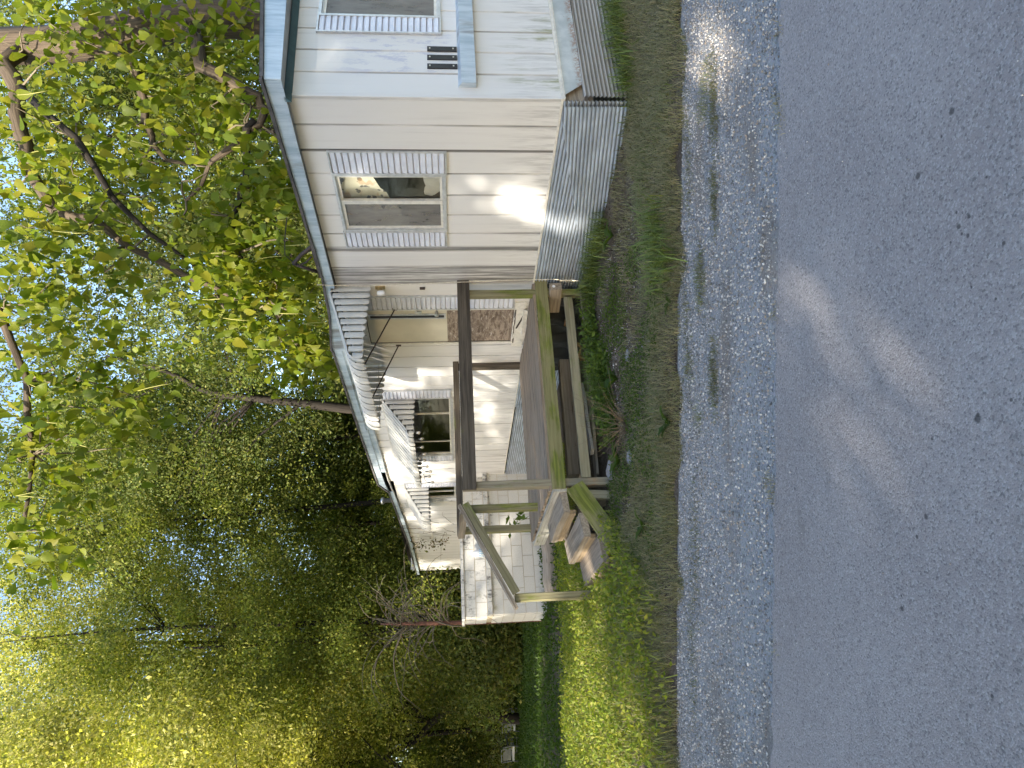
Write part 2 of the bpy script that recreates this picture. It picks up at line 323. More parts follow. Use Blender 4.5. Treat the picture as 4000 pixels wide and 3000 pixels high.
# ------------------------------------------------------------------ mesh helpers
class MB:
    def __init__(s): s.v = []; s.f = []; s.g = []; s.c = None
    def add(s, vs, fs, gs=None):
        k = len(s.v); s.v += [tuple(v) for v in vs]; s.f += [tuple(i + k for i in f) for f in fs]
        s.g += [tuple(x) for x in (gs if gs is not None else vs)]
    def box(s, a, b, fn=None):
        (x0, y0, z0), (x1, y1, z1) = a, b
        vs = [(x, y, z) for x in (x0, x1) for y in (y0, y1) for z in (z0, z1)]
        if fn: vs = [fn(*v) for v in vs]
        s.add(vs, [(0, 1, 3, 2), (4, 6, 7, 5), (0, 4, 5, 1), (2, 3, 7, 6), (0, 2, 6, 4), (1, 5, 7, 3)])
    def quad(s, *p): s.add(p, [tuple(range(len(p)))])
    def plank(s, p0, p1, wv, tv, jit=.0025, seg=None, rag=0.):
        """a sawn board from p0 to p1; wv, tv = full width and thickness vectors; edges eased and a little uneven"""
        p0, p1, wv, tv = (Vector(q) for q in (p0, p1, wv, tv)); L = (p1 - p0).length; n = seg or max(2, int(L / .22)); off = random.uniform(0, 50)
        e = min(wv.length, tv.length) * .09
        wu, tu = wv.normalized(), tv.normalized(); W, T = wv.length / 2, tv.length / 2
        prof = [(-W + e, -T), (W - e, -T), (W, -T + e), (W, T - e), (W - e, T), (-W + e, T), (-W, T - e), (-W, -T + e)]
        vs, gs, fs = [], [], []
        for i in range(n + 1):
            t = i / n; bend = math.sin(t * math.pi) * random.uniform(-jit, jit) * .5
            for a, b in prof:
                ex = (random.uniform(-rag, rag) if i in (0, n) else 0)
                q = p0.lerp(p1, t) + (p1 - p0).normalized() * ex + wu * (a + random.uniform(-jit, jit)) + tu * (b + random.uniform(-jit, jit) + bend)
                vs.append(q); gs.append((t * L + off, a + off * .37, b + off * .11))
        m = len(prof)
        for i in range(n):
            for j in range(m):
                fs.append((i * m + j, i * m + (j + 1) % m, (i + 1) * m + (j + 1) % m, (i + 1) * m + j))
        fs.append(tuple(range(m - 1, -1, -1))); fs.append(tuple(n * m + j for j in range(m)))
        s.add(vs, fs, gs)
    def tube(s, path, rad, sides=6, cap=True, jit=0., off=None):
        P = [Vector(p) for p in path]; n = len(P); rad = rad if hasattr(rad, '__len__') else [rad] * n
        off = random.uniform(0, 50) if off is None else off
        vs, gs, fs = [], [], []; L = 0; ref = None
        for i in range(n):
            t = (P[min(i + 1, n - 1)] - P[max(i - 1, 0)]).normalized()
            if ref is None: ref = t.orthogonal().normalized()
            ref = (ref - t * ref.dot(t)); ref = ref.normalized() if ref.length > 1e-6 else t.orthogonal().normalized()
            b = t.cross(ref)
            if i: L += (P[i] - P[i - 1]).length
            for k in range(sides):
                a = 2 * math.pi * k / sides; r = rad[i] * (1 + random.uniform(-jit, jit))
                vs.append(P[i] + (ref * math.cos(a) + b * math.sin(a)) * r); gs.append((L + off, math.cos(a) * rad[i] + off, math.sin(a) * rad[i]))
        for i in range(n - 1):
            for k in range(sides):
                fs.append((i * sides + k, i * sides + (k + 1) % sides, (i + 1) * sides + (k + 1) % sides, (i + 1) * sides + k))
        if cap: fs.append(tuple(range(sides - 1, -1, -1))); fs.append(tuple((n - 1) * sides + k for k in range(sides)))
        s.add(vs, fs, gs)
    def lathe(s, c, prof, sides=14, ax=None):
        c = Vector(c); vs, fs = [], []
        for r, z in prof:
            for k in range(sides):
                a = 2 * math.pi * k / sides; vs.append(c + Vector((r * math.cos(a), r * math.sin(a), z)))
        for i in range(len(prof) - 1):
            for k in range(sides): fs.append((i * sides + k, i * sides + (k + 1) % sides, (i + 1) * sides + (k + 1) % sides, (i + 1) * sides + k))
        fs.append(tuple(range(sides - 1, -1, -1))); fs.append(tuple((len(prof) - 1) * sides + k for k in range(sides)))
        s.add(vs, fs)
    def mesh(s, name, mat, smooth=False):
        me = bpy.data.meshes.new(name); me.from_pydata(s.v, [], s.f)
        a = me.attributes.new('g', 'FLOAT_VECTOR', 'POINT'); a.data.foreach_set('vector', np.array(s.g, dtype=np.float32).ravel())
        me.materials.append(M[mat]); 
        if smooth: me.polygons.foreach_set('use_smooth', [True] * len(me.polygons))
        me.update(); return me
    def build(s, name, mat, parent=None, smooth=False, kind=None):
        return link(name, s.mesh(name, mat, smooth), parent, kind)
def link(name, data, parent=None, kind=None, label=None, cat=None, group=None):
    o = bpy.data.objects.new(name, data); C.objects.link(o)
    if parent: o.parent = parent
    if kind: o['kind'] = kind
    if label: o['label'] = label; o['category'] = cat
    if group: o['group'] = group
    return o
def thing(name, label, cat, group=None, M4=None):
    o = link(name, None, None, None, label, cat, group); o.empty_display_size = .2
    o.matrix_world = M4 if M4 is not None else Matrix.Identity(4); return o
def tag(o, label, cat, group=None):
    o['label'] = label; o['category'] = cat
    if group: o['group'] = group
    return o
def npmesh(name, V, F, mat, col=None, smooth=False):
    """V (n,3), F (m,k) equal-sized faces, col (n,3)"""
    me = bpy.data.meshes.new(name); n, m, k = len(V), len(F), F.shape[1]
    me.vertices.add(n); me.vertices.foreach_set('co', V.astype(np.float32).ravel())
    me.loops.add(m * k); me.loops.foreach_set('vertex_index', F.astype(np.int32).ravel())
    me.polygons.add(m); me.polygons.foreach_set('loop_start', np.arange(0, m * k, k, dtype=np.int32)); me.polygons.foreach_set('loop_total', np.full(m, k, dtype=np.int32))
    if smooth: me.polygons.foreach_set('use_smooth', np.ones(m, dtype=bool))
    me.materials.append(M[mat])
    if col is not None:
        a = me.attributes.new('col', 'FLOAT_COLOR', 'POINT'); cc = np.ones((n, 4), dtype=np.float32); cc[:, :3] = col; a.data.foreach_set('color', cc.ravel())
    me.update(calc_edges=True); me.validate(); return me

# ------------------------------------------------------------------ terrain
def rd_edge(x): return 3.49 - .0724 * x
def gr_edge(x): return 4.98 - .097 * x
def tz(x, y):
    x = np.asarray(x, float); y = np.asarray(y, float)
    z = np.full(np.broadcast(x, y).shape, -.172)
    d = y - gr_edge(x)
    z = z + .035 * np.clip(d / .25, 0, 1) * np.clip((9 - y) / 3, 0, 1) + .012 * np.sin(x * 3.1 + y * 1.7) * np.clip(d, 0, 1)
    left = np.clip((-.8 - x) / 1.6, 0, 1) * np.clip((y - 5.2) / 1.0, 0, 1) * np.clip((10.5 - y) / 1.5, 0, 1); z = z + .07 * left
    z = z - .85 * np.clip((y - 12) / 17, 0, 1) ** 1.3 * np.clip((-1 - x) / 4, 0, 1)
    z = z + .03 * np.sin(x * .7 + 1) * np.sin(y * .5) * np.clip((y - 11) / 4, 0, 1)
    return z
def ground():
    xs = np.concatenate([np.linspace(-400, -20, 14), np.linspace(-18, 12, 121), np.linspace(14, 400, 14)])
    ys = np.concatenate([np.linspace(-400, -12, 14), np.linspace(-10, 32, 169), np.linspace(35, 500, 14)])
    X, Y = np.meshgrid(xs, ys); Z = tz(X, Y); V = np.stack([X, Y, Z], -1).reshape(-1, 3)
    nx, ny = len(xs), len(ys); I = np.arange(nx * ny).reshape(ny, nx)
    F = np.stack([I[:-1, :-1], I[:-1, 1:], I[1:, 1:], I[1:, :-1]], -1).reshape(-1, 4)
    o = link('ground', npmesh('ground', V, F, 'soil', smooth=True), None, 'structure')
ground()
def strip(name, mat, lo, hi, z, xs, thick=.03, j0=0., j1=0.):
    mb = MB(); n = len(xs); vs, fs = [], []
    for x in xs:
        a = lo(x) + random.uniform(-j0, j0); b = hi(x) + random.uniform(-j1, j1)
        vs += [(x, a, z - thick), (x, a, z), (x, b, z), (x, b, z - thick)]
    for i in range(n - 1):
        for k in range(3): fs.append((4 * i + k, 4 * i + k + 1, 4 * i + 5 + k, 4 * i + 4 + k))
    mb.add(vs, fs); return mb.build(name, mat, None, kind='structure')
xr = list(np.concatenate([np.linspace(-120, -6, 40), np.linspace(-5.9, 5.9, 260), np.linspace(6, 120, 40)]))
strip('road', 'asphalt', lambda x: -2.9 - .0724 * x, rd_edge, -.143, xr, .03, .0, .018)
strip('gravel_shoulder', 'gravel_bed', lambda x: rd_edge(x) - .05, lambda x: gr_edge(x) + .10 + .07 * math.sin(x * 5) + .04 * math.sin(x * 13), -.156, xr, .02, 0, .03)

# ------------------------------------------------------------------ mobile home
home = thing('mobile_home', 'cream white metal mobile home with striped shutters, scalloped awnings and corrugated skirting', 'mobile home', M4=HM)
LW = lambda u, z, n: (u, n, z)          # long wall
EW = lambda u, z, n: (-n, u, z)         # end wall (u negative going right)
ZB, ZT = .5, 2.93
openL = [(.935, 1.735, 1.585, 2.66), (3.335, 4.15, .69, 2.66), (5.90, 8.30, 1.56, 2.62), (10.16, 10.86, 1.50, 2.55)]
openE = [(-2.05, -1.11, 1.60, 2.70)]
def panels(fn, edges, opens, mat, zt, flip=False):
    for a, b in zip(edges[:-1], edges[1:]):
        mb = MB(); e = .011
        prof = [(a, -.006), (a + e, .012), (b - e, .012), (b, -.006)]
        cuts = sorted({a, b, a + e, b - e} | {o[k] for o in opens for k in (0, 1) if a < o[k] < b})
        nf = lambda u: float(np.interp(u, [p[0] for p in prof], [p[1] for p in prof]))
        for u0, u1 in zip(cuts[:-1], cuts[1:]):
            um = (u0 + u1) / 2; zs = [ZB, zt(um)]
            ivs = [(ZB, zt(um))]
            for o in opens:
                if o[0] < um < o[1]: ivs = [(ZB, o[2]), (o[3], zt(um))]
            for z0, z1 in ivs:
                if z1 - z0 < .02: continue
                m = max(1, int((z1 - z0) / .5))
                for k in range(m):
                    za, zb = z0 + (z1 - z0) * k / m, z0 + (z1 - z0) * (k + 1) / m
                    q = [fn(u0, za, nf(u0)), fn(u1, za, nf(u1)), fn(u1, zb, nf(u1)), fn(u0, zb, nf(u0))]
                    mb.quad(*q)
        if mb.v:
            if any(o[0] <= a and b <= o[1] for o in opens):
                zm = [o for o in opens if o[0] <= a and b <= o[1]][0][2] + .05
                for sel in (True, False):
                    m2 = MB()
                    for f in mb.f:
                        q = [mb.v[i] for i in f]
                        if (sum(p[2] for p in q) / 4 < zm) == sel: m2.quad(*q)
                    if m2.v: m2.build('siding_panel', mat, home)
            else: mb.build('siding_panel', mat, home)
PW = .3035
edL = [.012] + [PW * i for i in range(1, 59)] + [17.9]
panels(LW, edL, openL, 'siding', lambda u: ZT - .0 if u < 9.8 else ZT - .12)
edE = [-PW * i for i in range(0, 13)]; edE[0] = -.012; edE = sorted(edE)
panels(EW, edE, openE, 'siding_end', lambda u: ZT + .03 - .03 * u)
# back walls, floor and inside
mb = MB(); mb.box((-.01, -3.66, ZB), (17.9, -3.64, 2.95)); mb.box((17.88, -3.64, ZB), (17.9, -.0, 2.95)); mb.build('back_wall', 'siding', home)
mb = MB()
mb.quad((.03, -.04, ZB + .03), (17.8, -.04, ZB + .03), (17.8, -3.6, ZB + .03), (.03, -3.6, ZB + .03))
mb.quad((.03, -2.4, ZB), (17.8, -2.4, ZB), (17.8, -2.4, 2.95), (.03, -2.4, 2.95)); mb.quad((.03, -.04, 2.94), (17.8, -.04, 2.94), (17.8, -3.6, 2.94), (.03, -3.6, 2.94))
mb.quad((2.6, -.05, ZB), (2.6, -3.6, ZB), (2.6, -3.6, 2.94), (2.6, -.05, 2.94)); mb.quad((9.2, -.05, ZB), (9.2, -3.6, ZB), (9.2, -3.6, 2.94), (9.2, -.05, 2.94))
mb.build('interior_wall', 'interior', home)
# corner trim + base trim
mb = MB(); mb.box((-.018, -.012, ZB), (.014, .018, ZT + .01)); mb.build('corner_trim', 'siding', home)
mb = MB(); mb.box((.0, -.0, ZB - .022), (17.9, .022, ZB - .001)); mb.build('base_rail', 'white_frame', home)
mb = MB(); mb.box((-.022, -3.64, ZB - .025), (.0, .022, ZB - .001)); mb.box((-.03, -3.64, ZB - .038), (.0, .018, ZB - .027)); mb.build('base_rail', 'white_frame', home)
# roof edge line
RX = [-.25, 2.5, 3.34, 4.14, 4.2, 6.9, 9.65, 10.16, 14.2, 18.05]; RZ = [3.075, 3.046, 3.095, 3.205, 3.19, 3.17, 3.126, 2.947, 2.80, 2.78]
rz = lambda x: float(np.interp(x, RX, RZ))
def roofm():
    mb = MB(); xs = sorted(set(list(np.linspace(-.27, 18.05, 60)) + RX)); ns = np.linspace(.125, -3.79, 17)
    vs = [(x, n, rz(x) + .012 + .098 * (1.95 - abs(n + 1.83)) ) for x in xs for n in ns]; k = len(ns)
    fs = [(i * k + j, i * k + j + 1, (i + 1) * k + j + 1, (i + 1) * k + j) for i in range(len(xs) - 1) for j in range(k - 1)]
    mb.add(vs, fs); mb.build('roof', 'roofing', home, True)
roofm()
def band(name, mat, xs, n0, n1, zlo, zhi):
    mb = MB(); vs, fs = [], []
    for x in xs: vs += [(x, n0, zlo(x)), (x, n1, zlo(x)), (x, n1, zhi(x)), (x, n0, zhi(x))]
    for i in range(len(xs) - 1):
        for k in range(4): fs.append((4 * i + k, 4 * i + (k + 1) % 4, 4 * i + 4 + (k + 1) % 4, 4 * i + 4 + k))
    m = 4 * (len(xs) - 1); fs += [(3, 2, 1, 0), (m, m + 1, m + 2, m + 3)]
    mb.add(vs, fs); return mb.build(name, mat, home)
lin = lambda a, b, n=6: list(np.linspace(a, b, n))
fb = lambda x: float(np.interp(x, [-.25, 2.7, 4.15, 9.0, 9.65, 12.0, 14.2, 18.], [2.915, 2.935, 2.94, 2.90, 2.88, 2.77, 2.70, 2.68]))
band('fascia', 'fascia_metal', lin(-.232, 2.72), .085, .10, fb, lambda x: rz(x) - .018)
band('fascia', 'fascia_metal', [2.723] + [3.34, 4.14, 4.2], .087, .10, lambda x: fb(x) + .05, lambda x: rz(x) - .018)
band('fascia', 'fascia_metal', lin(4.203, 6.9), .085, .10, lambda x: fb(x) + .125, lambda x: rz(x) - .018)
band('fascia', 'fascia_metal', lin(6.903, 9.65) + [10.15], .085, .10, lambda x: fb(x) + .10, lambda x: rz(x) - .018)
band('fascia', 'fascia_metal', lin(4.203, 9.02), .06, .082, fb, lambda x: fb(x) + .15)
band('fascia', 'fascia_metal', lin(10.153, 14.2), .085, .10, lambda x: fb(x) , lambda x: rz(x) - .018)
band('fascia', 'fascia_metal', lin(14.203, 18.05), .085, .10, lambda x: fb(x), lambda x: rz(x) - .018)
xs_e = sorted(set(lin(-.27, 18.05, 50) + RX))
band('drip_edge', 'dark_strip', xs_e, .088, .125, lambda x: rz(x) - .017 - .004 * math.sin(x * 7), lambda x: rz(x) + .012)
band('soffit', 'soffit_paint', lin(-.0, 18.0, 20), .0, .085, lambda x: fb(x) + .012, lambda x: fb(x) + .02)
# end fascia: the roof overhangs the end wall
def endf():
    ez = lambda n: 3.075 + .098 * (1.95 - abs(n + 1.83)) - .01
    mb = MB(); ns = list(np.linspace(.1, -3.76, 24)); vs, fs = [], []
    for n in ns: vs += [(-.25, n, 2.915 + .045 * (1.95 - abs(n + 1.83))), (-.235, n, 2.915 + .045 * (1.95 - abs(n + 1.83))), (-.235, n, ez(n) - .014), (-.25, n, ez(n) - .014)]
    for i in range(len(ns) - 1):
        for k in range(4): fs.append((4 * i + k, 4 * i + (k + 1) % 4, 4 * i + 4 + (k + 1) % 4, 4 * i + 4 + k))
    m = 4 * (len(ns) - 1); fs += [(3, 2, 1, 0), (m, m + 1, m + 2, m + 3)]
    mb.add(vs, fs); mb.build('fascia', 'fascia_metal', home)
    mb = MB(); vs, fs = [], []
    for n in ns: vs += [(-.275, n, ez(n) - .012), (-.235, n, ez(n) - .012), (-.235, n, ez(n) + .018), (-.275, n, ez(n) + .018)]
    for i in range(len(ns) - 1):
        for k in range(4): fs.append((4 * i + k, 4 * i + (k + 1) % 4, 4 * i + 4 + (k + 1) % 4, 4 * i + 4 + k))
    fs += [(3, 2, 1, 0)]; mb.add(vs, fs); mb.build('drip_edge', 'dark_strip', home)
    mb = MB(); vs = []
    for n in ns: vs += [(-.236, n, 2.925 + .045 * (1.95 - abs(n + 1.83))), (.0, n, 2.935 + .03 * (1.95 - abs(n + 1.83)))]
    mb.add(vs, [(2 * i, 2 * i + 1, 2 * i + 3, 2 * i + 2) for i in range(len(ns) - 1)]); mb.build('soffit', 'soffit_paint', home)
    mb = MB(); vs, fs = [], []     # teal moulding where soffit meets wall
    for n in ns: zz = 2.93 + .03 * (1.95 - abs(n + 1.83)); vs += [(-.07, n, zz - .006), (-.016, n, zz - .055), (-.016, n, zz), (-.07, n, zz)]
    for i in range(len(ns) - 1):
        for k in range(4): fs.append((4 * i + k, 4 * i + (k + 1) % 4, 4 * i + 4 + (k + 1) % 4, 4 * i + 4 + k))
    fs += [(3, 2, 1, 0)]; mb.add(vs, fs); mb.build('soffit_moulding', 'teal_soffit', home)
endf()

# shutters: frame + louvre slats
def shutter(fn, u0, u1, z0, z1, n, label=None, base=.014):
    u0, u1 = min(u0, u1), max(u0, u1); t = .017; d = .022
    f = MB()
    f.box((u0, z0, base), (u0 + t, z1, base + d), fn); f.box((u1 - t, z0, base), (u1, z1, base + d), fn)
    f.box((u0 + t, z0, base), (u1 - t, z0 + t, base + d), fn); f.box((u0 + t, z1 - t, base), (u1 - t, z1, base + d), fn)
    s = f.build('shutter', 'alu_frame', home)
    me = None; a, b = z0 + t, z1 - t; h = (b - a) / n
    for i in range(n):
        m = MB(); za = a + h * i; zb = za + h
        pr = [(za + .001, base + .001), (za + h * .16, base + .019), (za + h * .78, base + .015), (zb - .001, base + .003)]
        ua, ub = u0 + t, u1 - t
        for (p, q) in zip(pr[:-1], pr[1:]): m.quad(fn(ua, p[0], p[1]), fn(ub, p[0], p[1]), fn(ub, q[0], q[1]), fn(ua, q[0], q[1]))
        m.build('slat', 'shutter_paint', s)
    return s
shutter(LW, .605, .905, 1.545, 2.69, 18); shutter(LW, 1.765, 2.035, 1.56, 2.70, 19)
shutter(LW, 3.005, 3.305, .70, 2.62, 30); shutter(LW, 5.58, 5.872, 1.55, 2.68, 18); shutter(LW, 8.325, 8.62, 1.53, 2.62, 18)
shutter(LW, 9.87, 10.135, 1.48, 2.60, 17); shutter(LW, 10.885, 11.12, 1.47, 2.55, 17)
shutter(EW, -1.09, -.838, 1.568, 2.733, 19)
# windows
def window(fn, u0, u1, z0, z1, mull=(), panes=None, mat='alu_frame', horiz=False):
    t = .03; f = MB()
    for a, b in (((u0 - t, z0 - t, .012), (u0, z1 + t, .03)), ((u1, z0 - t, .012), (u1 + t, z1 + t, .03)), ((u0, z0 - t, .012), (u1, z0, .03)), ((u0, z1, .012), (u1, z1 + t, .03))): f.box(a, b, fn)
    for a, b in (((u0, z0, -.03), (u0 + .012, z1, .0118)), ((u1 - .012, z0, -.03), (u1, z1, .0118)), ((u0 + .012, z0, -.03), (u1 - .012, z0 + .012, .0118)), ((u0 + .012, z1 - .012, -.03), (u1 - .012, z1, .0118))): f.box(a, b, fn)
    wd = f.build('window', mat, home)
    ed = [u0 + .012] + list(mull) + [u1 - .012]
    for i, (a, b) in enumerate(zip(ed[:-1], ed[1:])):
        s = MB(); q = .024; n0 = -.012 + (.006 if i % 2 else 0)
        s.box((a, z0 + .012, n0), (a + q, z1 - .012, n0 + .016), fn); s.box((b - q, z0 + .012, n0), (b, z1 - .012, n0 + .016), fn)
        s.box((a + q, z0 + .012, n0), (b - q, z0 + .012 + q, n0 + .016), fn); s.box((a + q, z1 - .012 - q, n0), (b - q, z1 - .012, n0 + .016), fn)
        s.build('sash', 'white_frame', wd)
        g = MB(); g.quad(fn(a + q, z1 - .036, n0 + .006), fn(b - q, z1 - .036, n0 + .006), fn(b - q, z0 + .036, n0 + .006), fn(a + q, z0 + .036, n0 + .006))
        g.build('pane', (panes or ['glass'] * 9)[i], wd)
    return wd
w1 = window(LW, .935, 1.735, 1.585, 2.66, [1.31], ['glass', 'dusty_glass'])
mb = MB(); mb.box((1.285, 1.6, .006), (1.335, 2.645, .026), LW); mb.build('mullion', 'white_frame', w1)
w2 = window(LW, 5.90, 8.30, 1.56, 2.62, [6.50, 7.70]); w3 = window(LW, 10.16, 10.86, 1.50, 2.55, [10.5]); w4 = window(EW, -2.05, -1.11, 1.60, 2.70, [], ['dusty_glass'])
mb = MB(); mb.box((-1.7, 1.585, -.2), (-1.1, 2.66, -.19), EW); mb.build('interior_curtain', 'interior', home)
# cloth hung inside the near window
def cloth():
    mb = MB(); nu, nz = 18, 14; vs = []
    for i in range(nu + 1):
        u = .86 + .92 * i / nu; low = 2.42 - .46 * max(0, (u - .9) / .85) ** .8
        for j in range(nz + 1):
            z = 2.70 - (2.70 - low) * j / nz; vs.append((u, -.075 - .02 * math.sin(u * 31) - .012 * math.sin(z * 17 + u * 9), z))
    k = nz + 1; mb.add(vs, [(i * k + j, i * k + j + 1, (i + 1) * k + j + 1, (i + 1) * k + j) for i in range(nu) for j in range(nz)]); mb.build('cloth', 'floral_cloth', w1, True)
    mb = MB(); vs = []
    for i in range(9):
        for j in range(7): vs.append((1.0 + .035 * i + .01 * j, -.10 - .02 * math.sin(i * 1.7 + j), 1.60 + .03 * j + .012 * math.sin(i * 1.3)))
    mb.add(vs, [(i * 7 + j, i * 7 + j + 1, (i + 1) * 7 + j + 1, (i + 1) * 7 + j) for i in range(8) for j in range(6)]); mb.build('plastic_sheet', 'white_plastic', w1, True)
cloth()
# end-wall shelf under the window and its straps
mb = MB(); vs = []
u0, u1 = -2.2, -.12
A = [(.014, 1.425), (.10, 1.40), (.10, 1.265), (.014, 1.262)]
for u, sh in ((u0, 0), (u1 - .16, 0), (u1, .5)): vs += [EW(u, z, n) for n, z in [(A[0][0], A[0][1]), (A[1][0] * (1 - .65 * sh), A[1][1] - .01 * sh), (A[2][0] * (1 - .65 * sh), A[2][1]), A[3]]]
fs = []
for i in range(2):
    for k in range(4): fs.append((4 * i + k, 4 * i + (k + 1) % 4, 4 * i + 4 + (k + 1) % 4, 4 * i + 4 + k))
fs += [(3, 2, 1, 0), (8, 9, 10, 11)]; mb.add(vs, fs); mb.build('window_shelf', 'fascia_metal', home)
for a in (-.668, -.548, -.426):
    mb = MB(); mb.box((a, 1.428, .013), (a + .062, 1.703, .024), EW); st = mb.build('strap', 'black_metal', home)
    for z in (1.455, 1.672): m = MB(); m.box((a + .024, z, .0245), (a + .038, z + .014, .030), EW); m.build('screw', 'steel', st)

# corrugated skirting
def corr(name, fn, u0, u1, zlo, zhi, mat, base=.03, pitch=.0375, amp=.0105, tilt=0., seg=10):
    mb = MB(); vs = []; gs = []; us = np.linspace(u0, u1, seg + 1)     # rows follow the ridges
    ws = [f(u) - tilt * u for u in us for f in (zlo, zhi)]; per = int((max(ws) - min(ws)) / pitch * 8) + 2; wr = np.linspace(min(ws), max(ws), per + 1)
    for u in us:
        lo, hi = zlo(u), zhi(u)
        for w_ in wr:
            z = min(max(w_ + tilt * u, lo), hi); ph = (z - tilt * u) / pitch * 2 * math.pi
            vs.append(fn(u, z, base + amp * math.sin(ph) + .006 * math.sin(u * 2.3 + z * 4) + .0025 * math.sin(u * 9 + z))); gs.append((u, z, math.sin(ph)))
    k = per + 1; fs = []
    for i in range(seg):
        for j in range(k - 1):
            a, b, c, d = i * k + j, i * k + j + 1, (i + 1) * k + j + 1, (i + 1) * k + j
            if vs[a] != vs[b] and vs[c] != vs[d]: fs.append((a, b, c, d))
            elif vs[a] != vs[b]: fs.append((a, b, d))
            elif vs[c] != vs[d]: fs.append((a, c, d))
    mb.add(vs, fs, gs)
    return mb.build(name, mat, home, True)
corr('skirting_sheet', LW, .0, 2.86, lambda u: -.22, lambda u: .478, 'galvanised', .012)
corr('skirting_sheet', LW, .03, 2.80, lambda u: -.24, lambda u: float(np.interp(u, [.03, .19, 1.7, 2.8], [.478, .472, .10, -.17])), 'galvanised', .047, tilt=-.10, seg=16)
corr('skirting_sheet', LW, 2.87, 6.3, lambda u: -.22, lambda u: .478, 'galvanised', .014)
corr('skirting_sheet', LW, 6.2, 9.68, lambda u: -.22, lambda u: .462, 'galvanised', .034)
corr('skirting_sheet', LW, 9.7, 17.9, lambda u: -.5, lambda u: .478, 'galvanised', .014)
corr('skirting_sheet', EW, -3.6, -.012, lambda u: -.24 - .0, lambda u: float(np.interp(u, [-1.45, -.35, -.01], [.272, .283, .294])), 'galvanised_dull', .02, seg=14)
mb = MB(); mb.quad(EW(-3.6, .48, .012), EW(-.035, .477, .012), EW(-.19, .285, .012), EW(-3.6, .26, .012)); mb.quad(EW(-3.6, .48, .010), EW(-.035, .477, .010), EW(-.19, .285, .010), EW(-3.6, .26, .010)); mb.build('skirting_flashing', 'grey_sheet', home)
mb = MB(); mb.plank((.05, -.7, .33), (.05, -.02, .33), (0, 0, .28), (.03, 0, 0)); mb.build('sill_beam', 'wood_grey', home)

# door
mb = MB(); mb.box((3.335, .69, -.02), (4.15, 2.66, -.012), LW); mb.build('door_backing', 'interior', home)
d = MB(); d.box((3.345, 1.585, -.011), (4.14, 2.65, .008), LW); door = d.build('door', 'door_paint', home)
d = MB(); d.box((3.345, .695, -.011), (4.14, 1.582, .006), LW); d.build('lower_panel', 'peeling_board', door)
d = MB()
for a, b in (((3.43, 1.60, .008), (3.452, 2.62, .022)), ((3.515, 1.60, .008), (3.537, 2.62, .022)), ((3.452, 1.60, .008), (3.515, 1.622, .022)), ((3.452, 2.598, .008), (3.515, 2.62, .022))): d.box(a, b, LW)
d.build('window_frame', 'alu_frame', door)
d = MB(); d.box((3.452, 1.622, .008), (3.515, 2.598, .0125), LW); d.build('pane', 'black_metal', door)
d = MB(); d.tube([(3.385, .008, 1.72), (3.385, .035, 1.72), (3.385, .04, 1.72), (3.385, .075, 1.72), (3.385, .08, 1.72)], [.016, .014, .028, .03, .012], 10); d.build('knob', 'steel', door)
d = MB(); d.box((3.30, 1.975, .03), (3.40, 2.005, .036), LW); d.box((3.325, 1.92, .036), (3.375, 1.975, .055), LW); d.tube([(3.335, .045, 1.975), (3.335, .045, 2.0), (3.365, .045, 2.0), (3.365, .045, 1.975)], .005, 6); d.build('padlock', 'steel', door)
d = MB()
for a, b in (((3.31, .66, .012), (3.335, 2.69, .026)), ((4.15, .66, .012), (4.178, 2.69, .026)), ((3.335, 2.66, .012), (4.15, 2.69, .026))): d.box(a, b, LW)
d.build('door_frame', 'white_frame', home)
d = MB(); d.plank((3.16, .02, .615), (4.24, .03, .60), (0, 0, .14), (0, .03, 0), .008, 7, .02); d.plank((3.3, .045, .545), (4.1, .045, .53), (0, 0, .06), (0, .03, 0), .01, 6, .03); d.build('door_sill', 'white_frame', home)
d = MB(); d.plank((3.33, .03, .677), (4.15, .03, .662), (0, 0, .014), (0, .03, 0), .006, 8, .01); d.plank((3.4, .05, .55), (3.75, .055, .64), (0, 0, .02), (0, .012, 0), .004); d.build('rotten_edge', 'wood_dark', home)
d = MB(); d.box((2.79, 2.34, .012), (2.85, 2.46, .03), LW); d.box((2.80, 2.37, .03), (2.84, 2.43, .085), LW); d.build('porch_light', 'brass', home)
d = MB(); d.lathe((2.82, .105, 2.345), [(.028, 0), (.036, .03), (.034, .07), (.02, .09)], 10); d.build('light_globe', 'white_plastic', home)
d = MB(); d.box((2.83, 1.85, .012), (2.868, 1.915, .028), LW); d.build('doorbell', 'brown_metal', home)

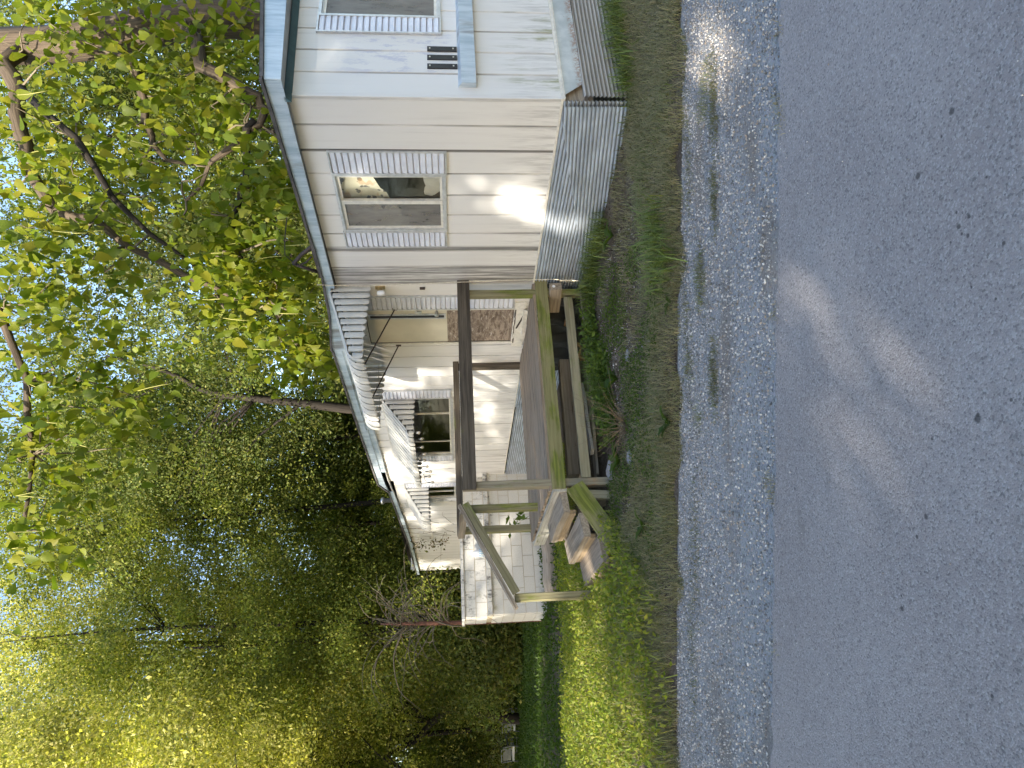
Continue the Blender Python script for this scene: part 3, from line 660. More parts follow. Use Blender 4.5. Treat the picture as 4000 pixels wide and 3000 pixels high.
# awnings: pans that curve over at the front, closed by side wings of upright slats
def awning(x0, x1, zw, D, zf, zl, nwing, wall_w0, lowf, big=True):
    fr = MB()
    fr.box((x0, zw - .012, .012), (x1, zw + .012, .035), LW)
    for t in (.25, .75): fr.tube([(x0 + .02, D * t, zw - (zw - zf) * t - .03), (x1 - .02, D * t, zw - (zw - zf) * t - .03)], .009, 6)
    fr.tube([(x0 + .03, D * .96, zl + .03), (x1 - .03, D * .96, zl + .03)], .007, 6)
    for x in (x0 + .012, x1 - .012):
        for q in (.2, .75): fr.tube([(x, .02, zw - .05 - (zw - wall_w0) * q * .9), (x, D * .93, zf - (zf - zl) * q - .03)], .006, 5)
    aw = fr.build('awning', 'awning_paint', home)
    n = int(round((x1 - x0) / .092)); wv = (x1 - x0) / n
    path = []
    for t in (0, .3, .6, .85): path.append((D * t, zw - (zw - zf) * t / .92))
    zc = path[-1][1]; 
    for k in range(1, 6):
        a = k / 5 * math.pi / 2; r = D * .15 + .0
        path.append((D * .85 + r * math.sin(a) * 1.0, zc - (zc - zl - .05) * (1 - math.cos(a)) ))
    path.append((D * 1.0, zl + .02)); path.append((D * 1.0, zl))
    for i in range(n):
        xa = x0 + wv * i; m = MB(); vs = []; up = .010 if i % 2 else 0.; ww = wv * (.98 if i % 2 else 1.02)
        cs = [-.5, -.32, 0, .32, .5]
        for j, (yy, zz) in enumerate(path):
            sh = 1. if j < len(path) - 2 else (.86 if j == len(path) - 2 else .45)
            p2 = path[min(j + 1, len(path) - 1)]; p1 = path[max(j - 1, 0)]; tx, tzz = p2[0] - p1[0], p2[1] - p1[1]; l = math.hypot(tx, tzz) or 1
            nx, nz = -tzz / l, tx / l
            for c in cs:
                b = .012 * (1 - (2 * c) ** 2) + up; vs.append((xa + wv / 2 + c * ww * sh, yy + nx * b, zz + nz * b))
        k = len(cs); m.add(vs, [(a * k + b, a * k + b + 1, (a + 1) * k + b + 1, (a + 1) * k + b) for a in range(len(path) - 1) for b in range(k - 1)])
        m.build('awning_slat', 'awning_paint', aw, True)
    ztop = lambda y: float(np.interp(y, [p[0] for p in path[:7]], [p[1] for p in path[:7]])) - .016
    for x, s in ((x0, -1), (x1, 1)):
        ww = D * .985 / nwing
        for i in range(nwing):
            y0 = .02 + ww * i; yc = y0 + ww / 2; hw = ww * .40; zt = ztop(yc); f = (i + .5) / nwing
            zb = wall_w0 + (lowf - wall_w0) * min(1, f * 1.25)
            m = MB(); vs = []
            rows = [(zt, 1), (zb + hw, 1), (zb + hw * .45, .86), (zb + hw * .12, .55), (zb, .12)]
            for zz, sh in rows:
                for c in (-1, -.5, 0, .5, 1): vs.append((x + s * .010 * (1 - c * c), yc + c * hw * sh, zz))
            m.add(vs, [(a * 5 + b, a * 5 + b + 1, a * 5 + b + 6, a * 5 + b + 5) for a in range(len(rows) - 1) for b in range(4)])
            m.build('wing_slat', 'awning_paint', aw, True)
    return aw
a1 = awning(2.78, 4.78, 3.03, 1.06, 2.735, 2.555, 11, 2.50, 2.565)
a2 = awning(5.90, 8.40, 2.69, .66, 2.24, 2.165, 7, 2.145, 2.16)
a3 = awning(10.14, 11.22, 2.61, .66, 2.26, 2.075, 7, 2.085, 2.075)
for x, z in ((3.30, 2.264), (4.20, 2.28)):
    mb = MB(); mb.tube([(x, .03, z), (x + .01, .92, 2.655)], .009, 7); mb.box((x - .018, z - .035, .013), (x + .018, z + .035, .032), LW); mb.build('awning_arm', 'brown_metal', home)
# wall vent box, roof pipe, roof bracket
mb = MB(); mb.box((13.66, 2.12, .012), (14.28, 2.53, .05), LW); vb = mb.build('vent_box', 'white_frame', home)
mb = MB(); mb.box((13.72, 2.17, .05), (14.22, 2.48, .058), LW); mb.build('vent_panel', 'awning_paint', vb)
mb = MB(); mb.lathe((11.9, -.3, 3.02), [(.05, 0), (.05, .20), (.085, .20), (.085, .27), (.03, .285)], 12); mb.build('vent_pipe', 'steel', home, True)
mb = MB()
mb.tube([(2.02, .02, 3.07), (2.15, .03, 3.22), (2.27, .03, 3.31), (2.32, .03, 3.34)], [.03, .022, .022, .03], 7); mb.tube([(2.50, .03, 3.07), (2.42, .03, 3.20), (2.34, .03, 3.32)], .02, 7); mb.tube([(2.2, .03, 3.12), (2.3, .03, 3.2), (2.36, .03, 3.3)], .011, 6)
mb.box((2.0, -.06, 3.05), (2.55, .07, 3.09)); mb.build('roof_bracket', 'brown_metal', home, True)
mb = MB(); mb.tube([(2.30, .03, 3.34), (2.2, .0, 3.42), (2.05, -.1, 3.40), (1.9, -.3, 3.36)], .006, 5); mb.build('cable', 'black_metal', home)

# ------------------------------------------------------------------ porch
porch = thing('porch', 'weathered wooden porch deck with mossy rim boards, rails and three timber steps', 'porch', M4=HM @ Matrix.Translation((3.8, 1.4, G0)))
PO = Vector((3.8, 1.4, G0))
def pl(name, mat, p0, p1, wv, tv, **k):
    mb = MB(); mb.plank(Vector(p0) - PO, Vector(p1) - PO, wv, tv, **k); return mb.build(name, mat, porch)
nb = 15; bw = (4.86 - 2.745) / nb
for i in range(nb):
    x = 2.745 + bw * (i + .5); st = .03 + random.uniform(0, .05) + (.05 if 4 <= i <= 10 else 0)
    pl('deck_board', 'wood_deck', (x, st, .497 + random.uniform(-.004, .004)), (x, 2.735 + random.uniform(-.012, .012), .512 + random.uniform(-.004, .004)), (bw - .008, 0, 0), (0, 0, .034), jit=.003, seg=12, rag=.02)
pl('rim_board', 'wood_moss', (2.735, -.0, .404), (2.715, 2.75, .428), (0, 0, .148), (.037, 0, 0))
pl('rim_board', 'wood_white', (2.72, 2.76, .418), (4.90, 2.76, .425), (0, 0, .15), (0, .037, 0))
pl('rim_board', 'wood_grey', (4.885, .0, .41), (4.885, 2.74, .42), (0, 0, .14), (.037, 0, 0))
for n in (.55, 1.2, 1.85): pl('joist', 'wood_dark', (2.76, n, .40), (4.86, n, .40), (0, 0, .14), (0, .04, 0))
P4 = .089
def post(mat, x, n, z0, z1, lean=(0, 0)): pl('post', mat, (x, n, z0), (x + lean[0], n + lean[1], z1), (P4, 0, 0), (0, P4, 0), seg=5)
post('wood_green', 2.79, .165, -.2, 1.44); post('wood_post', 2.79, 2.665, -.25, 1.45); post('wood_green', 3.87, 2.57, .515, 1.425); post('wood_green', 4.81, 2.56, .30, 1.44)
post('wood_dark', 4.80, .06, -.2, 1.45); post('wood_green', 3.87, 3.645, -.25, .875)
pl('top_rail', 'wood_dark', (2.715, .0, 1.375), (2.715, 2.725, 1.381), (0, 0, .15), (.038, 0, 0))
pl('top_rail', 'wood_dark', (4.78, .0, 1.475), (4.78, 2.63, 1.472), (0, 0, .085), (.14, 0, 0))
pl('top_rail', 'wood_grey', (3.80, 2.63, 1.44), (4.88, 2.63, 1.46), (0, 0, .09), (0, .038, 0))
pl('handrail', 'wood_green', (3.80, 2.52, 1.416), (3.80, 3.60, .862), (0, .041, .082), (.038, 0, 0))
pl('handrail_cap', 'wood_grey', (3.84, 2.53, 1.486), (3.84, 3.77, .868), (.12, 0, 0), (0, .016, .034))
for k, (n0, z, dn, mat) in enumerate(((2.875, .375, .25, 'wood_grey'), (3.14, .185, .255, 'wood_grey'), (3.40, .02, .28, 'wood_deck'))):
    pl('stair_tread', mat, (2.75, n0, z), (3.95, n0, z - .005), (0, dn, -.03), (0, 0, .075), jit=.005, rag=.012)
    pl('riser_timber', 'wood_fresh', (2.84, n0 + dn / 2 - .03, z - .085), (3.90, n0 + dn / 2 - .03, z - .088), (0, 0, .075), (0, .05, 0), jit=.003)
pl('stringer', 'wood_moss', (2.715, 2.72, .26), (2.715, 3.42, -.14), (0, .10, .18), (.037, 0, 0), seg=4)
pl('stringer', 'wood_grey', (3.93, 2.78, .22), (3.93, 3.40, -.14), (0, .10, .18), (.037, 0, 0), seg=4)
pl('leg', 'wood_beam', (2.75, 2.84, -.22), (2.75, 2.81, .24), (0, .095, 0), (.06, 0, 0))
pl('lower_beam', 'wood_beam', (2.77, .25, .078), (2.77, 2.62, .112), (0, 0, .105), (.06, 0, 0))
pl('cross_beam', 'wood_log', (3.72, .62, .035), (3.72, 2.25, .075), (0, 0, .15), (.15, 0, 0), jit=.006)
pl('beam_stub', 'wood_grey', (2.60, .19, .245), (3.1, .19, .215), (0, .10, 0), (0, 0, .15))
mb = MB(); mb.lathe((0, 0, 0), [(.02, 0), (.018, .003)], 10); o = mb.build('paint_spot', 'white_plastic', porch); o.location = Vector((2.597, .19, .27)) - PO; o.rotation_euler = (0, R(-90), 0)
pl('post_block', 'wood_grey', (2.76, .02, -.13), (2.70, .66, -.12), (0, 0, .10), (.11, 0, 0))
pl('post_block', 'wood_grey', (2.72, 2.58, -.2), (2.72, 2.80, -.2), (0, 0, .09), (.14, 0, 0)); pl('post_block', 'wood_fresh', (3.2, 2.75, -.12), (3.55, 2.95, -.10), (0, 0, .10), (.06, .05, 0), jit=.012)

# ------------------------------------------------------------------ painted block wall with a ledge
BO = Vector((9.5, 1.5, G0)); blk = thing('block_wall', 'white painted concrete block wall with mildewed ledge behind the porch steps', 'block wall', M4=HM @ Matrix.Translation(BO))
NE, XE = 2.87, 10.45
mb = MB(); mb.box(Vector((9.515, -.0, -.45)) - BO, Vector((XE - .012, NE - .012, .85)) - BO); mb.box(Vector((9.675, -.0, .8501)) - BO, Vector((XE - .012, NE - .012, 1.385)) - BO); mb.build('mortar_core', 'block_joint', blk)
def block(a, b):
    a, b = Vector(a) - BO, Vector(b) - BO; j = lambda: random.uniform(-.0025, .0025)
    m = MB(); m.box((a.x + j(), a.y, a.z), (b.x + j(), b.y, b.z)); m.build('concrete_block', 'painted_block', blk)
def course(x, z0, z1, off, dep=.10, n0=0., ne=NE, ln=.42, g=.005):
    es = [e for e in np.arange(n0 + off - ln, ne, ln) if n0 < e < ne - .06]; es = [n0] + list(es) + [ne]
    for a, b in zip(es[:-1], es[1:]): block((x, a + g, z0 + g), (x + dep, b - g, z1 - g))
for k in range(6):
    z0 = -.43 + k * .2133; course(9.5, z0, z0 + .2133, .29 if k % 2 else .08)
course(9.43, .852, .945, .12, .245, ln=.21)
course(9.66, .947, 1.165, .08); course(9.66, 1.167, 1.385, .29)
for z0, z1 in [(-.43 + k * .2133, -.43 + (k + 1) * .2133) for k in range(6)] + [(.947, 1.165), (1.167, 1.385)]:   # end face
    es = [9.62 if z0 < .9 else 9.78, 10.0, XE]
    for a, b in zip(es[:-1], es[1:]): block((a + .005, NE - .10, z0 + .005), (b - .005, NE + .002, z1 - .005))
for a, b in zip(np.linspace(0, NE + .04, 8)[:-1], np.linspace(0, NE + .04, 8)[1:]):
    aa = Vector((9.62, a + .004, 1.388)) - BO; bb = Vector((XE + .03, b - .004, 1.442)) - BO; m = MB(); m.box(aa, bb); m.build('cap_block', 'painted_block', blk)

# jug on the ledge
jg = thing('plastic_jug', 'white plastic gallon jug with blue label standing on the block ledge', 'jug', M4=HM @ Matrix.Translation((9.56, 1.66, .945)))
mb = MB(); mb.lathe((0, 0, 0), [(.066, 0), (.074, .01), (.076, .15), (.070, .175), (.045, .225), (.024, .25), (.02, .262)], 16); mb.tube([(.0, .058, .18), (.0, .075, .20), (.0, .05, .235), (.0, .022, .245)], .011, 7); mb.build('jug_body', 'white_plastic', jg, True)
mb = MB(); mb.lathe((0, 0, 0), [(.0775, .035), (.0775, .125)], 16); mb.build('label_band', 'jug_label', jg, True)
mb = MB(); mb.lathe((0, 0, .262), [(.023, 0), (.023, .022), (.02, .025)], 14); mb.build('cap', 'white_plastic', jg, True)

# log lying in front of the block wall
lg = MB()
lp = [(t * 2.45, .02 * math.sin(t * 5), 0) for t in np.linspace(0, 1, 12)]; lg.tube(lp, [.16 + .012 * math.sin(i * 2.1) for i in range(12)], 14, jit=.05)
lo = lg.build('log', 'wood_log', None, True); tag(lo, 'thick cracked grey log lying on the ground before the block wall', 'log')
lo.matrix_world = HM @ Matrix.Translation((7.55, .45, -.10)) @ Matrix.Rotation(R(88), 4, 'Z')

# guy cable
gc = thing('tie_down_cable', 'thin steel tie-down cable with turnbuckle hooked into the ground beside the porch', 'cable', M4=HM @ Matrix.Translation((2.57, .16, G0)))
GO = Vector((2.57, .16, G0))
mb = MB(); mb.tube([Vector(p) - GO for p in ((2.60, .13, 3.12), (2.66, .115, 2.6), (2.66, .07, 1.5), (2.64, .055, .52), (2.60, .085, .24))], .0045, 5); mb.build('cable', 'steel', gc)
mb = MB(); mb.tube([Vector(p) - GO for p in ((2.60, .085, .25), (2.595, .09, .20))], .008, 6); mb.tube([Vector(p) - GO for p in ((2.592, .10, .18), (2.588, .106, .02))], .005, 5); mb.tube([Vector(p) - GO for p in ((2.608, .10, .18), (2.602, .106, .02))], .005, 5); mb.tube([Vector(p) - GO for p in ((2.60, .10, .19), (2.60, .10, .17))], .013, 6); mb.tube([Vector(p) - GO for p in ((2.596, .106, .03), (2.594, .108, .005))], .013, 6); mb.build('turnbuckle', 'steel', gc)
mb = MB(); mb.tube([Vector(p) - GO for p in ((2.594, .11, .01), (2.585, .12, -.05), (2.57, .15, -.08), (2.565, .165, -.05), (2.57, .17, -.2))], .008, 6); mb.build('anchor_hook', 'steel', gc)

# string of bulbs under the second awning
sl_ = thing('string_lights', 'string of clear light bulbs hanging below the second awning', 'string lights', M4=HM @ Matrix.Translation((6.6, .62, 2.1)))
SO = Vector((6.6, .62, 2.1)); bp_ = [(5.95, .60, 2.13), (6.2, .60, 2.09), (6.5, .62, 2.10), (6.8, .62, 2.07), (7.1, .62, 2.09), (7.35, .64, 2.05), (7.6, .64, 2.0), (7.85, .64, 2.03), (8.1, .66, 1.98)]
mb = MB(); cab = []
for i, p in enumerate(bp_):
    cab.append(Vector(p) + Vector((0, 0, .05)) - SO)
    if i < len(bp_) - 1: q = bp_[i + 1]; cab.append((Vector(p) + Vector(q)) / 2 + Vector((0, 0, .075)) - SO)
mb.tube([Vector((5.9, .5, 2.17)) - SO] + cab + [Vector((8.35, .6, 2.16)) - SO], .004, 5); mb.build('cable', 'black_metal', sl_)
for p in bp_:
    q = Vector(p) - SO; mb = MB(); mb.lathe(q + Vector((0, 0, .005)), [(.012, 0), (.012, .04)], 8); s = mb.build('socket', 'black_metal', sl_)
    mb = MB(); mb.lathe(q + Vector((0, 0, -.075)), [(.006, 0), (.024, .015), (.028, .035), (.018, .06), (.010, .08)], 10); mb.build('bulb', 'bulb_glass', sl_, True)
# black plastic and loose boards under the deck
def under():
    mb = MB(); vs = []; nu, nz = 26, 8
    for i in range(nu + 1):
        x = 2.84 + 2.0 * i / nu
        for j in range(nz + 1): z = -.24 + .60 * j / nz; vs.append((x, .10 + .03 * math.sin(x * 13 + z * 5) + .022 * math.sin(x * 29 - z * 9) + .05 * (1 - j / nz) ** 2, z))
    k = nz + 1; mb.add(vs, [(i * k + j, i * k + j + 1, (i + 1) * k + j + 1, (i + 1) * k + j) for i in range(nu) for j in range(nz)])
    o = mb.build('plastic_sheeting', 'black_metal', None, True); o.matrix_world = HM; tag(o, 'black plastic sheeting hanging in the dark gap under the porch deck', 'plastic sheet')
    for nm, a, b, wv, tv, mt, lb in (('loose_board', (3.0, .9, -.13), (3.25, 2.45, -.11), (.14, 0, 0), (0, 0, .03), 'wood_grey', 'loose grey board lying on the dirt under the porch deck, the longer of two'),
                                     ('loose_board', (3.35, 1.2, -.09), (3.05, 2.2, -.05), (.09, .02, 0), (0, 0, .04), 'wood_white', 'short pale board lying across another under the porch deck'),
                                     ('broken_timber', (3.0, 2.80, -.16), (3.5, 2.72, -.02), (0, .12, 0), (0, 0, .07), 'wood_fresh', 'splintered brown timber piece under the porch steps')):
        m = MB(); m.plank(a, b, wv, tv, jit=.006, rag=.04); o = m.build(nm, mt, None); o.matrix_world = HM; tag(o, lb, 'board')
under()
# brown strand under the porch
mb = MB(); mb.tube([H2W(3.1 + .05 * math.sin(i * 1.3), .35 + i * .05, .06 - i * .013 + .02 * math.sin(i * 2)) for i in range(13)], [.02 + .012 * math.sin(i * 1.9) for i in range(13)], 7, jit=.3); tag(mb.build('rope', 'rope_fibre', None), 'frayed brown rope hanging in the dark gap under the porch', 'rope')

# ------------------------------------------------------------------ foliage builders
def rotmats(n, r, tilt_mu=None):
    q = r.normal(size=(n, 4)); q /= np.linalg.norm(q, axis=1)[:, None]; w_, x, y, z = q.T
    return np.stack([np.stack([1 - 2 * (y * y + z * z), 2 * (x * y - z * w_), 2 * (x * z + y * w_)], -1), np.stack([2 * (x * y + z * w_), 1 - 2 * (x * x + z * z), 2 * (y * z - x * w_)], -1), np.stack([2 * (x * z - y * w_), 2 * (y * z + x * w_), 1 - 2 * (x * x + y * y)], -1)], 1)
LEAF4 = np.array([(0, 0, 0), (.5, -.27, .07), (1.0, 0, -.08), (.5, .27, .07)], float)
LF4 = np.array([(0, 1, 2), (0, 2, 3)])
def leaf_mesh(name, P, size, pal, r, mat='leaf', droop=.0, shape=LEAF4, faces=LF4, nrm=None, gain=None):
    n = len(P); Rm = rotmats(n, r)
    if nrm is not None and not droop:   # leaves of one spray face much the same way
        c_ = nrm + r.normal(size=(n, 3)) * .55; c_ /= np.linalg.norm(c_, axis=1)[:, None]; a = r.normal(size=(n, 3)); a[:, 2] -= .5; a -= c_ * (a * c_).sum(1)[:, None]; a /= np.linalg.norm(a, axis=1)[:, None]
        Rm = np.stack([a, np.cross(c_, a), c_], -1)
    if droop:   # tips hang down
        a = r.normal(size=(n, 3)) * .55; a[:, 2] -= droop; a /= np.linalg.norm(a, axis=1)[:, None]
        b = r.normal(size=(n, 3)); b -= a * (a * b).sum(1)[:, None]; b /= np.linalg.norm(b, axis=1)[:, None]
        Rm = np.stack([a, b, np.cross(a, b)], -1)
    s = size * r.uniform(.65, 1.3, n); k = len(shape)
    V = np.einsum('nij,kj->nki', Rm, shape) * s[:, None, None] + P[:, None, :]
    F = (faces[None] + (np.arange(n) * k)[:, None, None]).reshape(-1, faces.shape[1])
    pal = np.array(pal); w0 = r.dirichlet([.45] * len(pal), n); c = (w0 @ pal) * r.uniform(.8, 1.2, (n, 1))
    if gain is not None: c = c * gain[:, None]
    return npmesh(name, V.reshape(-1, 3), F, mat, np.repeat(c, k, 0))
# places the sun reaches through gaps cut for it in the unseen roadside crowns (plane at right angles to the sun)
SP = Vector((-SUN_TO.y, SUN_TO.x, 0)).normalized(); SQ = SUN_TO.cross(SP); SQ = SQ if SQ.z > 0 else -SQ
lit = []
def lit_at(p, rad, sq=1., keep=0.): p = Vector(p); lit.append((p.dot(SP), p.dot(SQ), rad, sq, keep))
PAL_G = [(.15, .19, .034), (.20, .225, .042), (.09, .13, .03), (.30, .285, .06)]
PAL_Y = [(.46, .43, .11), (.36, .37, .08), (.58, .52, .20), (.20, .23, .055)]
PAL_D = [(.085, .12, .03), (.12, .155, .036), (.06, .09, .026), (.20, .19, .045)]
def tree(name, label, x, y, h, rad, zlo, leaf, pal, nclump, per, seed, trunk_r=.16, barkm='bark_dark', group=None, cat='tree', cull=False, path=None, flat=1.0, droop=.0, csize=.42, void=-.9):
    r = np.random.default_rng(seed); random.seed(seed); g = float(tz(x, y))
    T = thing(name, label, cat, group, Matrix.Translation((x, y, g)))
    tr = MB(); hh = h * .8
    if path is None:
        lx, ly = r.normal(size=2) * .03 * h; path = [(lx * t * t + .12 * math.sin(t * 5 + seed), ly * t * t + .12 * math.cos(t * 4 + seed), hh * t - .25) for t in np.linspace(0, 1, 9)]
    tr.tube(path, list(np.linspace(trunk_r * 1.15, trunk_r * .25, len(path))), 9, jit=.08)
    # clumps in the crown volume
    cz, rz_ = (h + zlo) / 2, (h - zlo) / 2
    cl = []
    while len(cl) < nclump:
        p = r.normal(size=3); p /= np.linalg.norm(p); q = p * (r.uniform(.05, 1) ** .42)
        c = np.array([q[0] * rad, q[1] * rad * flat, cz + q[2] * rz_]) 
        if math.sin(c[0] * 1.3 + seed) + math.sin(c[1] * 1.1 + seed * 2) + math.sin(c[2] * 1.4 + seed * 3) < void: continue
        cl.append(c)
    cl = np.array(cl); pv = np.array(path)
    for i in range(min(16, nclump)):
        c = cl[i]; j = int(np.argmin(np.linalg.norm(pv - (c - np.array([0, 0, 1.0])), axis=1))); a = pv[max(1, j)]; m_ = (a + c) / 2 + np.array([0, 0, .25]) + r.normal(size=3) * .2
        ra = trunk_r * (1 - .8 * j / len(pv)) * .5
        tr.tube([a, (a * .7 + m_ * .3), m_, (m_ + c) / 2, c], [ra, ra * .8, ra * .55, ra * .35, .008], 6, jit=.1)
    tr.build('trunk', barkm, T, True)
    sc = csize * r.uniform(.6, 1.4, nclump)
    P = (cl[:, None, :] + r.normal(size=(nclump, per, 3)) * sc[:, None, None] * np.array([1, 1, .72])).reshape(-1, 3)
    cn = cl - np.array([0, 0, cz]); cn /= np.linalg.norm(cn, axis=1)[:, None] + 1e-6; cn = cn * .8 + r.normal(size=cn.shape) * .7 + np.array([0, 0, .35]); cn /= np.linalg.norm(cn, axis=1)[:, None]
    NR = np.repeat(cn, per, 0); GN = np.repeat(r.uniform(.68, 1.7, nclump), per)
    W = P + np.array([x, y, g])
    if cull:
        A = W @ np.array(SP); B = W @ np.array(SQ); keep = np.ones(len(P)); u_ = r.random(len(P))
        for a, b, rd, sq, kp in lit: keep = np.where((A - a) ** 2 + ((B - b) / sq) ** 2 > (rd * (1 + .25 * np.sin(A * 5.1 + B * 3.7))) ** 2, keep, np.minimum(keep, kp))
        keep = u_ < keep
        P = P[keep]; NR = NR[keep]; GN = GN[keep]
    k_ = P[:, 2] > .06; P, NR, GN = P[k_], NR[k_], GN[k_]
    me = leaf_mesh('crown', P, leaf, pal, r, droop=droop, nrm=None if cull else NR, gain=GN); o = link('crown', me, T); return T

# ------------------------------------------------------------------ woods behind and beside the trailer
WG = 'trees of the dense woods behind the trailer'; WL = 'small-leaved tree crowded into the dense woods behind the trailer'
woods = [  # x, y, h, r, zlo, seed, palette
    (3.2, 20, 15.5, 3.4, 2.5, 11, PAL_D), (8.0, 24, 15.5, 4.0, 1.5, 36, PAL_D), (12.5, 25, 16, 4.2, 1.5, 37, PAL_D), (4.6, 26.5, 14, 3.4, 1.5, 38, PAL_D), (6.5, 18, 15.5, 3.4, 2.0, 12, PAL_D), (10.5, 19, 14, 3.6, 1.5, 13, PAL_D), (-1.9, 26.5, 22, 3.8, 2.0, 14, PAL_D),
    (-5.8, 30, 22, 4.2, 6, 51, PAL_G), (-10.5, 29, 23, 4.4, 6, 52, PAL_Y), (-14.8, 30, 23, 4.4, 5, 53, PAL_Y), (-2.2, 33, 23, 4, 8, 54, PAL_G), (-3.9, 25, 21.5, 3.6, 2.2, 15, PAL_G), (-7.2, 22, 19, 3.6, 2.4, 16, PAL_G), (-8.9, 24, 20, 3.6, 2.6, 17, PAL_Y), (-13.5, 24, 21, 3.8, 2.0, 18, PAL_Y), (4.8, 25, 8.5, 4, 2, 19, PAL_D), (-16.5, 27, 21, 4.2, 1.5, 20, PAL_G),
    (-11, 33, 10, 4.5, 1.0, 21, PAL_G), (-18, 36, 16, 5, 1.0, 22, PAL_D), (0, 31, 9, 4.6, 1.0, 23, PAL_D), (-5.5, 33, 9, 4.5, 1.0, 24, PAL_D), (9, 29, 9.5, 4.5, 1.0, 25, PAL_D), (-22.5, 33, 16, 5, 1, 26, PAL_D), (-15, 42, 14, 5, .3, 27, PAL_D), (-22, 44, 14, 5.5, .3, 28, PAL_D), (-28, 40, 14, 5, .3, 29, PAL_D), (-9, 41, 14, 5, .3, 30, PAL_D), (-20, 20, 15, 4, .8, 31, PAL_G), (-24, 13, 15, 4, .8, 32, PAL_G), (-25, 24, 15, 4.5, .8, 33, PAL_G), (-28, 6, 15, 4.5, .8, 34, PAL_G), (-32, 15, 16, 5, .8, 35, PAL_G)]
for x, y, h, r_, zl, sd, pal in woods:
    lb_, g_ = (('yellowing small-leaved tree in the sunlit woods left of the trailer', 'yellowing trees in the woods') if pal is PAL_Y else ('green small-leaved tree in the woods beyond the far end of the trailer', 'green trees in the woods') if pal is PAL_G else ('dark green small-leaved tree crowded behind the trailer roof and lawn', 'dark green trees in the woods'))
    tree('wood_tree', lb_, x, y, h, r_, zl, (.10 if y < 26 else .14 if y < 31 else .20), pal, 270, (190 if (pal is PAL_D and x > 2) else 175) if y < 31 else 150, sd, .11, group=g_, csize=.36 if y < 31 else .5, void=-.6)
# the dark forked trunk seen over the middle of the roof
tree('forked_tree', 'tree with a crooked dark trunk rising behind the middle of the trailer roof', -.8, 22.0, 14, 2.9, 6.2, .09, PAL_D, 170, 160, 41, .155,
     path=[(0, 0, -.2), (.05, 0, 2.4), (.14, -.2, 4.9), (.35, -.3, 6.3), (.54, -.3, 7.7), (.65, -.3, 8.6), (.85, -.35, 9.3), (1.25, -.4, 9.9), (1.6, -.4, 10.7), (1.9, -.3, 12)], csize=.38)
tree('yellow_tree', 'tall tree with yellowing sunlit leaves, farthest left above the dark lawn', -10.4, 17.0, 18, 3.6, 4.6, .115, PAL_Y, 260, 190, 43, .15, csize=.42,
     path=[(0, 0, -.3), (-.1, 0, 1.5), (-.5, .1, 3.0), (-.7, .2, 4.5), (-.5, .3, 6.5), (-.2, .2, 9), (0, .1, 11)])
tree('leaning_tree', 'dark tree with a leaning bare lower trunk at the far left of the woods', -12.4, 27.2, 12, 3.2, 4.0, .12, PAL_G, 170, 170, 44, .2,
     path=[(-.9, 0, -.6), (-.7, 0, .8), (-.3, 0, 2.2), (-.25, 0, 2.9), (-.7, 0, 3.5), (-1.4, 0, 4.2), (-2.0, 0, 5.5), (-2.1, 0, 7.5)])
tree('vine_tree', 'vine-hung tree with long trailing shoots right behind the far end of the trailer', -7.7, 22.4, 13.5, 2.9, 1.6, .09, PAL_G, 250, 180, 45, .12, csize=.36, droop=.5)
# undergrowth wall
UG = 'dark undergrowth bushes along the back of the lawn'
for i, (x, y, h, r_) in enumerate(((-7.6, 22.8, 3.8, 1.7), (-7.6, 25, 4.2, 2.2), (-10.5, 27.5, 4.4, 2.4), (-13.4, 30.5, 4.0, 2.3), (-16.8, 32, 4.4, 2.6), (-20, 34, 4.4, 2.8), (-3.4, 27, 4.6, 2.2), (-12.0, 34, 5, 3), (-24, 36, 5, 3), (-9.0, 23.0, 3.2, 1.8), (-14.8, 34.5, 4.6, 2.8), (-18.2, 38, 5, 3.4), (-8, 30, 4.6, 2.6), (-5, 27, 4.6, 2.6), (-11.4, 31, 4.2, 2.4))):
    tree('bush', 'dark leafy bush in the undergrowth behind the shaded lawn', x, y, h, r_, .05, .13, PAL_D, 110, 150, 60 + i, .04, group=UG, cat='bush', csize=.42)

